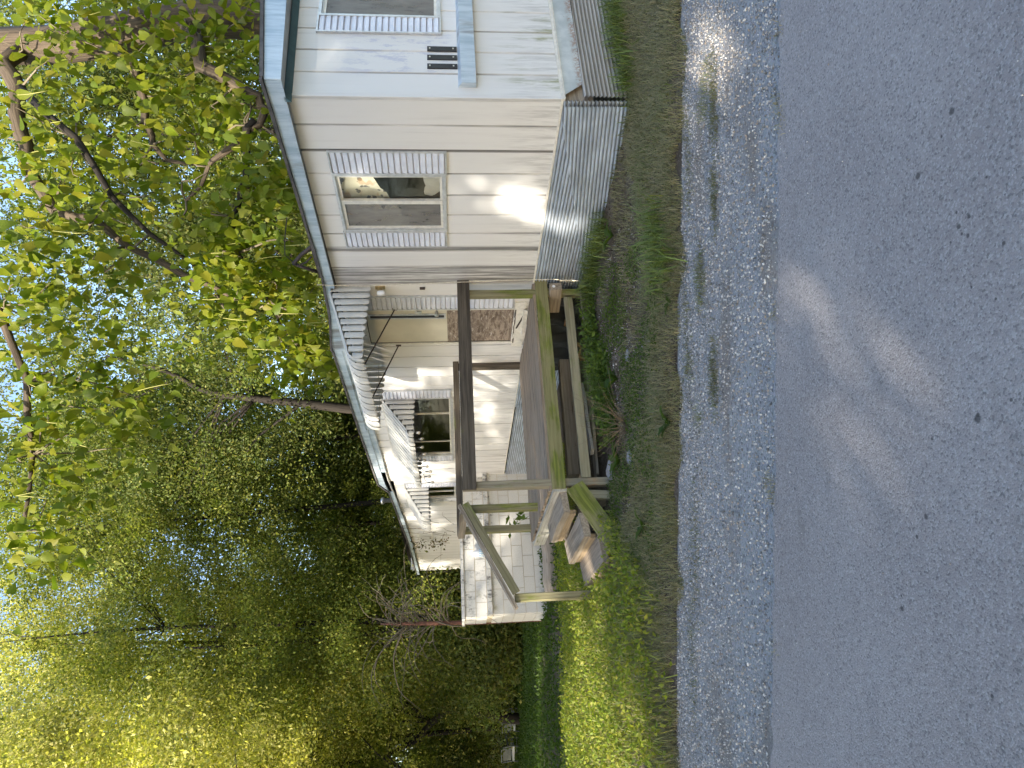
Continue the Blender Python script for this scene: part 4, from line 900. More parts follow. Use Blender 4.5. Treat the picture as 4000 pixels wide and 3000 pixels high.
# ------------------------------------------------------------------ catalpa with big heart-shaped leaves
HEART = np.array([(0, 0, 0), (-.06, .16, .04), (.05, .31, .09), (.28, .345, .09), (.58, .22, .03), (1.0, 0, -.12), (.58, -.22, .03), (.28, -.345, .09), (.05, -.31, .09), (-.06, -.16, .04), (.30, 0, .0), (.62, 0, -.03)], float)
HF = np.array([(0, 1, 10), (1, 2, 10), (2, 3, 10), (3, 4, 11), (3, 11, 10), (4, 5, 11), (0, 10, 9), (9, 10, 8), (8, 10, 7), (7, 11, 6), (7, 10, 11), (6, 11, 5)])
PAL_C = [(.16, .215, .014), (.21, .245, .016), (.11, .165, .016), (.28, .26, .024)]
CL = [(2.84, 9.6, 4.11), (2.44, 9.4, 3.73), (1.93, 9.38, 3.48), (2.37, 9.8, 4.51), (1.81, 9.6, 4.73), (1.67, 9.86, 4.38), (1.54, 10.12, 4.1), (1.31, 10.74, 3.89), (1.47, 10.26, 3.49), (1.07, 10.97, 4.59), (0.91, 11.41, 4.33), (0.79, 11.65, 3.89), (0.51, 12.19, 3.75), (1.31, 10.64, 4.94), (0.44, 12.33, 4.34),
      (4.32, 10.3, 5.69), (4.54, 10.0, 6.07), (5.06, 10.3, 5.32), (4.84, 10.2, 4.76), (5.25, 10.0, 4.34), (3.37, 10.2, 5.95), (3.59, 10.0, 5.41), (3.74, 10.0, 5.03), (3.84, 9.8, 4.65), (4.89, 9.8, 6.3), (5.09, 9.8, 6.95), (4.05, 10.3, 6.74), (3.67, 9.8, 4.32), (1.55, 9.2, 6.78), (1.42, 9.2, 6.54), (1.51, 9.4, 6.24), (1.3, 9.2, 6.97), (1.65, 9.6, 6.05), (3.04, 10.3, 6.93), (3.3, 10.0, 7.2), (3.77, 9.6, 7.15), (2.42, 10.0, 7.12), (2.42, 10.0, 6.28), (2.03, 9.8, 6.53),
      (0.8, 9.4, 6.97), (0.47, 9.6, 6.71), (0.2, 10.0, 6.5), (-0.02, 9.6, 7.04), (-0.23, 10.2, 6.37), (-0.56, 10.0, 6.85), (-0.86, 9.6, 7.25), (-1.4, 9.8, 6.99), (-1.2, 10.0, 6.6), (-1.79, 9.6, 7.27), (-2.04, 9.6, 6.99), (0.48, 10.0, 6.26), (-0.1, 10.2, 5.88), (-0.78, 10.2, 6.17), (5.3, 10.3, 6.3), (5.2, 10.1, 5.2), (4.9, 10.0, 5.6), (5.3, 10.2, 7.3), (4.6, 10.0, 6.9), (5.4, 10.2, 4.6), (3.1, 9.9, 6.4), (2.7, 9.9, 5.6), (4.2, 10, 5.2), (3.3, 10, 4.7)]
def catalpa():
    r = np.random.default_rng(5); random.seed(5)
    B = Vector((5.75, 11.2, float(tz(5.75, 11.2)))); T = thing('catalpa_tree', 'catalpa with large bright heart-shaped leaves and hanging pods leaning over the near roof', 'tree', None, Matrix.Translation(B))
    tr = MB(); V = lambda *p: Vector(p) - B
    tr.tube([V(5.8, 11.2, -.4), V(5.75, 11.15, 2), V(5.72, 11.0, 5.2), V(5.55, 11, 6.1), V(5.35, 11, 6.9), V(5.26, 11, 7.45), V(5.23, 11, 8.2), V(5.1, 11, 9.6), V(5.2, 11, 11)], [.36, .32, .29, .29, .28, .27, .25, .18, .06], 12, jit=.07)
    tr.build('trunk', 'bark', T, True)
    limbs = [([(5.2, 11, 7.8), (4.79, 10.6, 7.9), (4.37, 10.5, 7.64), (3.7, 10.4, 7.55), (3.22, 10.3, 7.44), (2.58, 10.2, 7.02), (2.47, 10.2, 6.5), (2.06, 10.2, 6.06), (1.6, 10, 5.2), (1.3, 10.2, 4.6)], .13),
             ([(5.6, 11.0, 5.6), (5.1, 10.4, 5.1), (4.44, 9.8, 4.86), (4.2, 9.8, 4.4), (4.04, 9.8, 4.1), (3.87, 9.8, 4.01), (3.57, 9.8, 4.27), (3.23, 9.8, 4.62), (3.07, 9.8, 4.79), (2.6, 9.8, 5.1)], .105),
             ([(3.7, 9.8, 4.16), (3.46, 9.8, 4.27), (3.1, 9.85, 4.30), (2.74, 9.8, 4.37), (2.38, 9.8, 4.48), (1.9, 9.9, 4.45), (1.3, 10.6, 4.2), (.8, 11.4, 4.1)], .06),
             ([(5.35, 11, 6.8), (4.8, 10.5, 6.1), (4.32, 10.2, 5.83), (3.84, 10.2, 5.78), (3.5, 10.2, 5.68), (3.28, 10.2, 5.5), (3.22, 10.2, 5.03)], .085),
             ([(4.4, 10.5, 7.6), (3.44, 9.8, 6.5), (2.63, 9.7, 6.02), (2.15, 9.8, 5.58), (1.81, 9.9, 5.13), (1.19, 10.4, 4.8)], .06),
             ([(5.2, 11, 8.3), (3.9, 10.5, 8.3), (2.4, 10, 7.9), (1.2, 9.7, 7.5), (.2, 9.8, 7.2), (-.8, 9.9, 7.2), (-1.8, 9.8, 7.3)], .10)]
    for pth, ra in limbs:
        lm = MB(); P = [V(*p) for p in pth]; Q = [P[0]]
        for a, b in zip(P[:-1], P[1:]): Q += [(a + b) / 2 + Vector(r.normal(size=3) * .035), b]
        lm.tube(Q, list(np.linspace(ra, ra * .22, len(Q))), 8, jit=.12); lm.build('limb', 'bark' if ra > .08 else 'bark_dark', T, True)
    tw = MB(); allp = np.array([p for l in limbs for p in l[0]])
    for c in CL:
        c = np.array(c); a = allp[np.argmin(np.linalg.norm(allp - c, axis=1))]; m_ = (a + c) / 2 + r.normal(size=3) * .12
        tw.tube([V(*a), V(*(a * .6 + m_ * .4)), V(*m_), V(*((m_ + c) / 2 + r.normal(size=3) * .05)), V(*c)], [.02, .016, .012, .009, .004], 5, jit=.1)
    for k in range(34):   # bare crooked twigs
        a = allp[r.integers(len(allp))]; p = V(*a); pts = [p]; dv = Vector(r.normal(size=3)).normalized()
        for i in range(5): dv = (dv + Vector(r.normal(size=3)) * .55).normalized(); p = p + dv * .14; pts.append(p)
        tw.tube(pts, [.017, .014, .012, .009, .006, .003], 5)
    tw.build('twigs', 'twig', T, True, 'stuff')
    # leaves
    Pl = []
    for i, c in enumerate(CL):
        k = 120 if i < 15 else 52; s = .30 if i < 15 else .34
        Pl.append(np.array(c) + r.normal(size=(k, 3)) * np.array([s, s, s * .8]))
    back = np.stack([r.uniform(.5, 7.5, 1500), r.uniform(11.5, 14, 1500), r.uniform(4.2, 9.8, 1500)], -1)
    ok = np.sin(back[:, 0] * 1.9) + np.sin(back[:, 2] * 2.3 + 1) + np.sin(back[:, 1] * 2.1) > -.3
    P = np.concatenate(Pl + [back[ok]]); rel = P - np.array(ORG); Xh = rel @ np.array(EXV); Nh = rel @ np.array(NV)
    low = (P[:, 2] < np.where((Nh > -3.9) & (Nh < .3), 3.45 + .1 * (2 - np.abs(Nh + 1.83)), 1.0)); front = (Nh > -.1) & (P[:, 2] < 4.4); P = P[~low & ~front]
    n = len(P); d = np.linalg.norm(P - np.array([0, 0, EYE]), axis=1)
    a = r.normal(size=(n, 3)) * np.array([.55, .55, .35]); a[:, 2] -= .75; a /= np.linalg.norm(a, axis=1)[:, None]
    b = r.normal(size=(n, 3)); b -= a * (a * b).sum(1)[:, None]; b /= np.linalg.norm(b, axis=1)[:, None]; Rm = np.stack([a, b, np.cross(a, b)], -1); s = .158 * r.uniform(.6, 1.35, n)
    inview = (P[:, 2] < 8.0) & (np.abs(P[:, 0]) < P[:, 1] * .56); order = np.argsort(np.where(inview, d / s, 1e3)); near = order[:300]; rest = order[300:]
    V2 = np.einsum('nij,kj->nki', Rm[rest], HEART) * s[rest][:, None, None] + (P[rest] - np.array(B))[:, None, :]; k = len(HEART)
    F = (HF[None] + (np.arange(len(rest)) * k)[:, None, None]).reshape(-1, 3); pal = np.array(PAL_C); c = (r.dirichlet([.5] * 4, len(rest)) @ pal) * r.uniform(.8, 1.2, (len(rest), 1))
    crown = link('crown', npmesh('crown', V2.reshape(-1, 3), F, 'leaf', np.repeat(c, k, 0)), T, 'stuff')
    mes = []
    for i in range(8):
        c = (r.dirichlet([.5] * 4) @ pal); sh = HEART.copy(); sh[:, 2] += .10 * np.sin(sh[:, 0] * 5 + i) + .06 * np.sin(sh[:, 1] * 6 + i * 2)
        mes.append(npmesh('leaf', sh, HF, 'leaf', np.repeat(c[None], k, 0)))
    for i in near:
        o = link('leaf', mes[int(r.integers(8))], T); m4 = Matrix([[*(Rm[i][q] * s[i]), P[i][q] - B[q]] for q in range(3)] + [[0, 0, 0, 1]]); o.matrix_local = m4
    pm = MB(); pm.tube([(0, 0, 0), (.01, 0, -.1), (.015, .005, -.2), (.01, .01, -.3)], [.003, .0045, .0045, .002], 5); pmesh = pm.mesh('seed_pod', 'pod', True)
    for k in range(70):
        i = int(order[r.integers(700)]); o = link('seed_pod', pmesh, T); o.location = Vector(P[i]) - B; o.rotation_euler = (r.normal() * .15, r.normal() * .15, r.uniform(0, 6)); o.scale = [r.uniform(.8, 1.5)] * 3
catalpa()

# ------------------------------------------------------------------ roadside trees behind the photographer; they shade the road and the verge
WALLS = [H2W(*q) for q in ((3.8, .3, 1.85), (3.6, .8, 2.7), (4.6, .5, 2.75), (5.3, 0, 1.15), (6.6, 0, .9), (7.8, 0, .9), (5.2, 0, 2.3), (7, .5, 2.5), (9, 0, 2.), (9.5, 2.3, 1.0), (9.5, 2.8, .3), (9.5, 1.5, .5), (10.5, 0, 2.2), (12.5, 0, 2.3))]
for p, rd, sq in ((H2W(1.40, 0, .66), .34, 1.), (H2W(1.15, 0, 2.3), .22, 1.6), (H2W(.55, 0, 2.75), .12, 1), (H2W(3.8, .3, 1.85), .26, .9), (H2W(3.6, .8, 2.7), .5, .6), (H2W(4.6, .5, 2.75), .6, .7), (H2W(5.3, 0, 1.15), .62, .8), (H2W(6.6, 0, .9), .5, 1.), (H2W(7.8, 0, .9), .5, 1.), (H2W(5.2, 0, 2.3), .5, 1), (H2W(7, .5, 2.5), 1.1, .5), (H2W(9, 0, 2.), .7, 1),
                  (H2W(9.5, 2.3, 1.0), .8, .8), (H2W(9.5, 2.8, .3), .5, 1.2), (H2W(9.5, 1.5, .5), .5, .8), (H2W(10.5, 0, 2.2), .8, .8), (H2W(12.5, 0, 2.3), .9, .6), (H2W(3.87, 3.65, .55), .3, 1), (H2W(3.4, 3.2, .1), .26, .7), (H2W(4.58, 4.06, G0), .55, .7), (H2W(5.4, 4.6, G0), .7, .7), (H2W(6.09, 5.42, G0), .8, .7), (H2W(7.4, 6.0, G0), .9, .5), (H2W(6.8, 4.4, G0), .6, .5), (H2W(2.75, 2.0, 1.0), .0, 1),
                  ((-4.2, 8.0, 0), 1.4, .5), ((-5.2, 7.0, 0), 1.4, .5), ((-3.4, 6.6, 0), .6, .45), ((-4.4, 6.0, 0), .8, .4), ((-6.0, 15.0, -.3), 1.6, .22), ((-8.4, 15.6, -.4), 1.7, .22), ((-3.5, 7.3, 0), .8, .7), ((-3.4, 6.5, 0), .5, .5), ((-3.1, 5.95, 0), .5, .4), ((-2.75, 6.4, 0), .4, .35), ((-3.9, 5.9, 0), .5, .4), ((-4.2, 6.3, 0), .6, .5), ((-2.7, 7.4, 0), .45, .5), ((-3.0, 10.5, 0), .4, .4), ((-4.3, 8.2, 0), .9, .7), ((-5.2, 9.0, 0), .9, .7), ((-3.0, 8.6, 0), .6, .6), ((-4.6, 7.0, 0), .7, .6), ((-5.8, 7.6, 0), .8, .6), ((1.0, 10.6, 4.6), .8, 1.), ((1.35, 10.4, 4.2), .75, .8), ((.7, 11.2, 4.2), .7, .8), ((1.8, 9.7, 4.5), .6, .7), ((3.6, 9.9, 4.6), .45, .6), ((5.3, 11, 7.2), .6, 1.2), ((4.3, 10.2, 5.6), .35, 1), ((2.1, 4.4, G0), .55, .5), ((1.6, 4.25, G0), .3, .45), ((-3.2, 4.3, G0), .4, .3), (H2W(0, -.95, 2.7), .2, .6), (H2W(0, -.5, 2.5), .15, 1.5), ((-9, 15.5, 1.3), .0, .2), ((-7.5, 13.6, -.3), 1.4, .12), ((-10.5, 15.0, -.4), 1.2, .12)): 
    if rd > 0: lit_at(p, rd, sq, .20 if rd in (.34, .42, .3, .4) and sq < .5 else .27 if rd == .5 and sq == .45 else .17 if rd in (.62, .5, 1.1, .7, .8, .9, .6, .26) and abs(sq) < 1.3 and p in WALLS else 0.)
lit_at(H2W(1.3, 0, .95), .55, 1., .40); lit_at(H2W(.55, 0, 2.45), .42, 1.2, .5); lit_at(H2W(2.3, 0, 1.9), .28, 1.6, .5); lit_at(H2W(0, -.9, 2.4), .4, 1., .5); lit_at(H2W(1.58, .03, .22), .17, 1.5); lit_at(H2W(1.85, .03, .3), .10, 2.)
lit_at((1.4, 9.2, 6.7), .6, 1.); lit_at((-.5, 9.8, 6.9), .8, .8); lit_at((-1.8, 9.7, 7.1), .7, .8); lit_at((2.2, 9.6, 3.9), .6, .7, .1); lit_at((3.7, 9.9, 4.5), .55, .7); lit_at((5.0, 10.2, 6.6), .4, .8); lit_at((4.7, 10.1, 5.9), .5, .8, .15); lit_at((3.2, 10, 6.2), .3, .6, .2)
lit_at((.30, 3.12, G0), .52, .5, .10); lit_at((-.25, 2.72, G0), .6, .5, .30)
hx, hy = SUN_TO.x / math.hypot(SUN_TO.x, SUN_TO.y), SUN_TO.y / math.hypot(SUN_TO.x, SUN_TO.y)
SG = 'roadside trees across the road'; 
for i, (off, dist, zc_, r_, up_) in enumerate(((-25.5, 21, 14, 4.2, 6.5), (-21.5, 20, 13, 4, 6.5), (-17.5, 21, 11.5, 4, 5.8), (-13.5, 20, 8.6, 3.4, 4.8), (-9.5, 19, 8.6, 3.4, 8.0), (-5.5, 20, 7.6, 3.2, 5.5), (-1.5, 19, 7.6, 3.4, 8.6), (2.5, 20, 7.8, 3.4, 9.4), (6.5, 19, 7.6, 3.4, 9.2), (10.5, 20, 7.4, 3.2, 6.0))):
    x, y = 0 + hx * dist + SP.x * off * (1 if SP.x > 0 else -1), 6.5 + hy * dist + SP.y * off * (1 if SP.x > 0 else -1)
    tree('roadside_tree', 'tall leafy tree across the road whose shade falls on the road', x, y, zc_ + up_, r_, zc_ - 4.4 - (1.5 if off < -15 else 0), .24, PAL_G, 400 if up_ > 9 else 240, 175, 80 + i, .2, group=SG, cull=True, csize=.5)

# ------------------------------------------------------------------ bare vine on a rusty pole behind the block wall
def vine():
    r = np.random.default_rng(9); random.seed(9); B = H2W(10.7, 2.80, -.3); T = thing('vine_pole', 'rusty pole wrapped in bare curling vine stems behind the block wall corner', 'pole with vine', None, Matrix.Translation(B))
    mb = MB(); mb.tube([(0, 0, 0), (0, 0, 1.5), (.03, 0, 2.4), (.05, 0, 2.95), (.06, .02, 3.4)], [.055, .05, .046, .035, .02], 8, jit=.06); mb.build('pole', 'rust_metal', T, True)
    mb = MB(); mb.tube([(.06 * math.cos(t * 9), .06 * math.sin(t * 9), 1.2 + t * 1.6) for t in np.linspace(0, 1, 24)], .012, 5); mb.build('vine_stem', 'twig', T, True)
    cr = cR
    for k in range(62):
        z0 = r.uniform(1.9, 3.2); side = 1 if r.random() < .72 else -1
        p = Vector((0, 0, z0)); dv = Vector((side * r.uniform(.4, 1.1), r.uniform(-.4, .3), r.uniform(.1, .9))).normalized(); pts = [p.copy()]; curl = Vector(r.normal(size=3)) * .22; L = r.uniform(.8, 1.9); n = 10
        for i in range(n):
            dv = (dv + curl * (.35 + i * .10) + Vector(r.normal(size=3)) * .18 + Vector((0, 0, -.03 * i))).normalized(); p = p + dv * L / n; pts.append(p.copy())
        mb = MB(); mb.tube(pts, list(np.linspace(.010, .0035, n + 1)), 5); mb.build('vine_stem', 'twig', T, True)
    for L, dx in ((2.1, -1.0), (1.7, -.7), (1.8, -.5)):
        p = Vector((0, 0, 2.9)); pts = [p.copy()]; dv = Vector((dx, 0, .8)).normalized()
        for i in range(12): dv = (dv + Vector((0, 0, -.05 - .02 * i)) + Vector(r.normal(size=3)) * .08).normalized(); p = p + dv * L / 12; pts.append(p.copy())
        mb = MB(); mb.tube(pts, list(np.linspace(.02, .004, 13)), 6); mb.build('vine_stem', 'twig', T, True)
    P = r.normal(size=(26, 3)) * np.array([.5, .3, .5]) + np.array([.4, 0, 2.9]); link('leaves', leaf_mesh('leaves', P, .10, PAL_G, r), T)
vine()
# dry creeper on the far end of the wall
def creeper():
    r = np.random.default_rng(19); random.seed(19); B = H2W(14.1, .03, .2); T = thing('wall_creeper', 'thin dry creeper with withered leaves climbing the far end of the trailer wall', 'creeper', None, Matrix.Translation(B) @ Matrix.Rotation(HROT, 4, 'Z'))
    for k in range(12):
        p = Vector((r.uniform(-1.6, .6), .03, r.uniform(1.2, 2.0))); pts = [p.copy()]; dv = Vector((r.uniform(-.8, .4), 0, .7)).normalized()
        for i in range(8): dv = (dv + Vector((r.normal() * .35, r.normal() * .05, r.normal() * .3))).normalized(); p = p + dv * .13; p.y = max(.015, p.y); pts.append(p.copy())
        mb = MB(); mb.tube(pts, list(np.linspace(.006, .0025, 9)), 4); mb.build('creeper_stem', 'twig', T, True)
    P = np.stack([r.uniform(-.2, .7, 120), r.uniform(.02, .18, 120), r.uniform(1.5, 2.5, 120)], -1); link('leaves', leaf_mesh('leaves', P, .07, [(.10, .09, .03), (.07, .07, .02), (.14, .10, .04)], r), T)
creeper()

# ------------------------------------------------------------------ lawn chairs in the far shade
def lawn_chair(x, y, rz_, label, swing):
    g = float(tz(x, y)); T = thing('lawn_chair', label, 'lawn chair', 'lawn chairs in the shade', Matrix.Translation((x, y, g)) @ Matrix.Rotation(rz_, 4, 'Z'))
    fr = MB(); W = .34
    for s in (-1, 1):
        fr.tube([(s * W, -.30, 0), (s * W, -.30, .48), (s * W, -.26, .53), (s * W, .20, .53), (s * W, .28, .50)], .022, 7)
        fr.tube([(s * W, .32, 0), (s * W * .98, .26, .36), (s * W * .95, .34, .74)], .022, 7)
    fr.tube([(-W * .95, .34, .74), (-W * .9, .35, .80), (W * .9, .35, .80), (W * .95, .34, .74)], .022, 7); fr.tube([(-W, -.30, .10), (W, -.30, .10)], .014, 6); fr.build('frame', 'chair_paint', T, True)
    s = MB(); s.plank((-W * .92, 0, .31), (W * .92, 0, .31), (0, .56, -.03), (0, 0, .09), jit=.008); s.build('seat', 'chair_seat', T)
    b = MB(); b.plank((-W * .8, .29, .56), (W * .8, .29, .56), (0, .05, .34), (0, .03, 0), jit=.006); b.build('backrest', 'chair_paint', T)
lawn_chair(-14.1, 29.0, R(150), 'pale seated metal lawn chair on the dark lawn, the one nearer the block wall', 0)
lawn_chair(-15.5, 29.3, R(175), 'pale seated metal lawn chair on the dark lawn, the one farther left', 1)

# ------------------------------------------------------------------ ground cover
def scatter(n, x0, x1, y0, y1, fn, r):
    x = r.uniform(x0, x1, n); y = r.uniform(y0, y1, n); k = r.random(n) < fn(x, y); x, y = x[k], y[k]
    rel = np.stack([x - ORG.x, y - ORG.y], -1); X = rel @ np.array(EXV)[:2]; N = rel @ np.array(NV)[:2]
    out = ~((X > -.03) & (N < .05) & (N > -3.7)) & ~((X > 2.7) & (X < 4.9) & (N > -.05) & (N < 2.78)) & ~((X > 2.66) & (X < 4.0) & (N > 2.7) & (N < 3.58)) & ~((X > 9.45) & (X < 10.5) & (N < 2.9) & (N > 0))
    return np.stack([x, y, tz(x, y)], -1)[out]
def vn(x, y, s, seed=0):   # cheap smooth noise
    return (np.sin(x * s + seed) * np.sin(y * s * 1.3 + seed * 2) + np.sin(x * s * 2.3 + y * s * 1.1 + seed * 3) * .6 + np.sin(y * s * 2.9 - x * s * .7 + seed) * .5) / 2.1 * .5 + .5
def blades(name, P, h, w_, pal, r, lean=.5, mat='blade', palw=.5):
    n = len(P); h = h * r.uniform(.45, 1.25, n); yaw = r.uniform(0, 2 * math.pi, n); d = np.stack([np.cos(yaw), np.sin(yaw), np.zeros(n)], -1); s_ = np.stack([-np.sin(yaw), np.cos(yaw), np.zeros(n)], -1) * (w_ * r.uniform(.6, 1.3, n))[:, None]
    ln = (lean * r.uniform(.1, 1.6, n) * h)[:, None]; Z = np.array([0, 0, 1.])
    v0 = P - s_; v1 = P + s_; m = P + d * ln * .35 + Z * (h * .6)[:, None]; v2 = m + s_ * .75; v3 = m - s_ * .75; v4 = P + d * ln + Z * (h * (1 - .25 * lean))[:, None]
    V = np.stack([v0, v1, v2, v3, v4], 1).reshape(-1, 3); b = (np.arange(n) * 5)[:, None, None]
    F = (np.array([(0, 1, 2), (0, 2, 3), (3, 2, 4)])[None] + b).reshape(-1, 3); pal = np.array(pal); c = (r.dirichlet([palw] * len(pal), n) @ pal) * r.uniform(.75, 1.25, (n, 1))
    return npmesh(name, V, F, mat, np.repeat(c, 5, 0))
r = np.random.default_rng(101)
GRN = [(.12, .19, .05), (.16, .215, .06), (.09, .14, .04)]; DRY = [(.44, .36, .23), (.34, .28, .17), (.23, .205, .11), (.18, .185, .085)]; YEL = [(.28, .32, .04), (.19, .27, .035), (.36, .34, .06), (.13, .19, .035)]
def f_verge(x, y):
    d = y - gr_edge(x); e = .05 + .07 * np.sin(x * 5) + .06 * np.sin(x * 13) + .10 * (vn(x, y, 6, 5) - .5); depth = np.interp(x, [-4, -1.2, 0, 1.2, 2.2, 3.2], [2.2, 1.35, .75, .95, 1.55, 2.2]) + .35 * (vn(x, y, 4.1, 8) - .5)
    return np.where((d > e) & (d < depth), .35 + .65 * vn(x, y, 3.2, 1), np.where((d > depth) & (d < depth + .9), .30 * vn(x, y, 5, 2), 0.))
P = scatter(135000, -3.2, 3.6, 4.5, 7.2, f_verge, r); link('grass', blades('grass', P, .08, .0022, DRY + DRY[:3] + GRN[:2], r, 1.25), None, 'stuff')
def f_tuft(x, y): return np.where(vn(x, y, 2.6, 4) > .60, .9, .0)
P = scatter(15000, -2.6, 3.6, 4.9, 7.6, lambda x, y: f_tuft(x, y) * (y - gr_edge(x) > .15) * ((x > .6) | (y < 6.1)), r); link('grass', blades('grass', P, .095, .003, GRN + DRY[1:], r, .95), None, 'stuff')
def near_pts(n, centres, sp, r): 
    c = np.array(centres)[r.integers(len(centres), size=n)]; x = c[:, 0] + r.normal(size=n) * sp; y = c[:, 1] + r.normal(size=n) * sp; return np.stack([x, y, tz(x, y)], -1)
def skirt_ok(P): rel = P[:, :2] - np.array(ORG)[:2]; X = rel @ np.array(EXV)[:2]; N = rel @ np.array(NV)[:2]; return P[~((X > -.04) & (N < .06)) & ~((X > 2.7) & (N < 2.72) & (N > 0))]
tufts = [tuple(H2W(-.25, -.9)[:2]), tuple(H2W(-.2, -1.2)[:2]), tuple(H2W(-.22, -.6)[:2]), tuple(H2W(1.55, .22)[:2]), tuple(H2W(1.9, .2)[:2]), tuple(H2W(2.25, .25)[:2]), tuple(H2W(2.5, .35)[:2]), (1.18, 5.35), (.9, 5.2), tuple(H2W(-.2, -.15)[:2])]
P = skirt_ok(near_pts(1900, tufts, .12, r)); link('grass', blades('grass', P, .24, .0045, GRN + [(.17, .22, .05), (.22, .24, .07)], r, 1.2), None, 'stuff')
# left bank: tall sunny weeds
def f_bank(x, y): d = y - gr_edge(x); return np.where((d > np.where(x < -2.2, .06, .25)) & (y < 10.9 + .1 * x) & (x < -1.35 + .25 * (y - 7)), np.clip((d - np.where(x < -2.2, -.25, .2)) * 1.6, 0, 1) * (.35 + .65 * vn(x, y, 2.4, 7)), 0)
P = scatter(66000, -8.5, -.9, 5.0, 11.2, f_bank, r); link('grass', blades('grass', P, .16, .004, YEL + DRY[:2], r, .8), None, 'stuff')
P = scatter(64000, -8.5, -.9, 5.1, 11.2, f_bank, r); P[:, 2] += r.uniform(.02, .20, len(P)); link('weeds', leaf_mesh('weeds', P, .05, YEL, r, 'leaf'), None, 'stuff')
# lawn beyond
def f_lawn(x, y): return np.where((y > 10.6 + .1 * x) & (x < -1.2 - .25 * (y - 10)), .3 + .7 * vn(x, y, 1.6, 9), 0)
P = scatter(190000, -22, -1.5, 9.5, 34, f_lawn, r); P[:, 2] += r.uniform(.0, .09, len(P)); link('lawn_weeds', leaf_mesh('lawn_weeds', P, .075, [(.06, .11, .016), (.08, .13, .02), (.045, .08, .014)], r, 'leaf'), None, 'stuff')
# clover and small weeds on the bare strip by the porch
def f_clo(x, y): d = y - gr_edge(x); return np.where((d > .5) & (vn(x, y, 3.1, 12) > .46), .9, .06)
P = scatter(26000, -1.9, 1.2, 5.4, 8.2, f_clo, r); P[:, 2] += r.uniform(.005, .06, len(P)); link('clover', leaf_mesh('clover', P, .026, [(.075, .13, .02), (.10, .15, .025), (.055, .095, .02)], r, 'leaf'), None, 'stuff')
P = near_pts(900, [tuple(H2W(2.62, q)[:2]) for q in (.5, .7, .95, 1.3, 1.7)], .09, r); P[:, 2] += r.uniform(.01, .12, len(P)); link('clover', leaf_mesh('clover', P, .034, [(.085, .14, .02), (.11, .16, .025)], r, 'leaf'), None, 'stuff')
# leaf litter and grit on the bare soil
P = scatter(9000, -2.4, 2.4, 5.4, 8.0, lambda x, y: np.where(y - gr_edge(x) > .4, .5, .0), r); P[:, 2] += .006; link('leaf_litter', leaf_mesh('leaf_litter', P, .03, [(.10, .07, .045), (.16, .12, .08), (.06, .045, .03)], r, 'stone_mix'), None, 'stuff')
# gravel stones
OCT = np.array([(1, 0, 0), (-1, 0, 0), (0, 1, 0), (0, -1, 0), (0, 0, 1), (0, 0, -1), ], float); OF = np.array([(0, 2, 4), (2, 1, 4), (1, 3, 4), (3, 0, 4), (2, 0, 5), (1, 2, 5), (3, 1, 5), (0, 3, 5)])
def stones(name, P, s0, s1, r, pal):
    n = len(P); s = s0 + (s1 - s0) * r.random(n) ** 2.2; Rm = rotmats(n, r); V = OCT[None] * r.uniform(.55, 1.2, (n, 6, 1)) * s[:, None, None] * np.array([1, .85, .6]); V = np.einsum('nij,nkj->nki', Rm, V) + P[:, None, :] + np.array([0, 0, 1]) * (s * .25)[:, None, None]
    F = (OF[None] + (np.arange(n) * 6)[:, None, None]).reshape(-1, 3); pal = np.array(pal); c = pal[r.integers(len(pal), size=n)] * r.uniform(.7, 1.25, (n, 1))
    return npmesh(name, V.reshape(-1, 3), F, 'stone_mix', np.repeat(c, 6, 0))
STP = [(.46, .425, .385), (.34, .315, .285), (.56, .52, .47), (.20, .19, .175), (.38, .32, .26), (.63, .595, .55)]
def f_gr(x, y):
    t = (y - rd_edge(x)) / (gr_edge(x) - rd_edge(x)); return np.where((t > .02) & (t < 1.05), np.clip(.25 + .95 * t + .5 * (vn(x, y, 2.2, 3) - .5) + .35 * np.exp(-((t - .1) / .07) ** 2), .1, 1), 0)
P = scatter(60000, -3.4, 3.1, 3.2, 5.4, f_gr, r); P[:, 2] = -.156; link('gravel', stones('gravel', P, .004, .0145, r, STP), None, 'stuff')
P = scatter(9000, -3, 3, 1.8, 3.9, lambda x, y: np.where(y < rd_edge(x) + .02, np.exp(-(rd_edge(x) - y) / .12) + .02, 0), r); P[:, 2] = -.143; link('gravel', stones('gravel', P, .002, .007, r, STP), None, 'stuff')
P = scatter(5000, -1.8, 1.6, 5.5, 7.8, lambda x, y: .7 * (y - gr_edge(x) > .5) * (vn(x, y, 3.7, 21) > .45), r); link('gravel', stones('gravel', P, .004, .016, r, STP), None, 'stuff')
# a few grass sprigs and dark patches in the gravel
P = near_pts(700, [(.62, 4.58), (.52, 4.56), (.72, 4.6), (-.25, 4.66), (1.75, 4.42), (1.9, 4.38), (2.02, 4.36), (1.82, 4.45), (.1, 4.82)], .05, r); P[:, 2] = -.152; link('grass', blades('grass', P, .035, .0018, DRY + GRN, r, 1.2), None, 'stuff')
P = near_pts(260, [(x, rd_edge(x) + .02 + .05 * math.sin(x * 9)) for x in (-1.45, -.62, -.55, .34, 1.28, 1.36, 1.43, 1.75)], .03, r); P[:, 2] = -.152; link('grass', blades('grass', P, .03, .0016, DRY, r, 1.5), None, 'stuff')

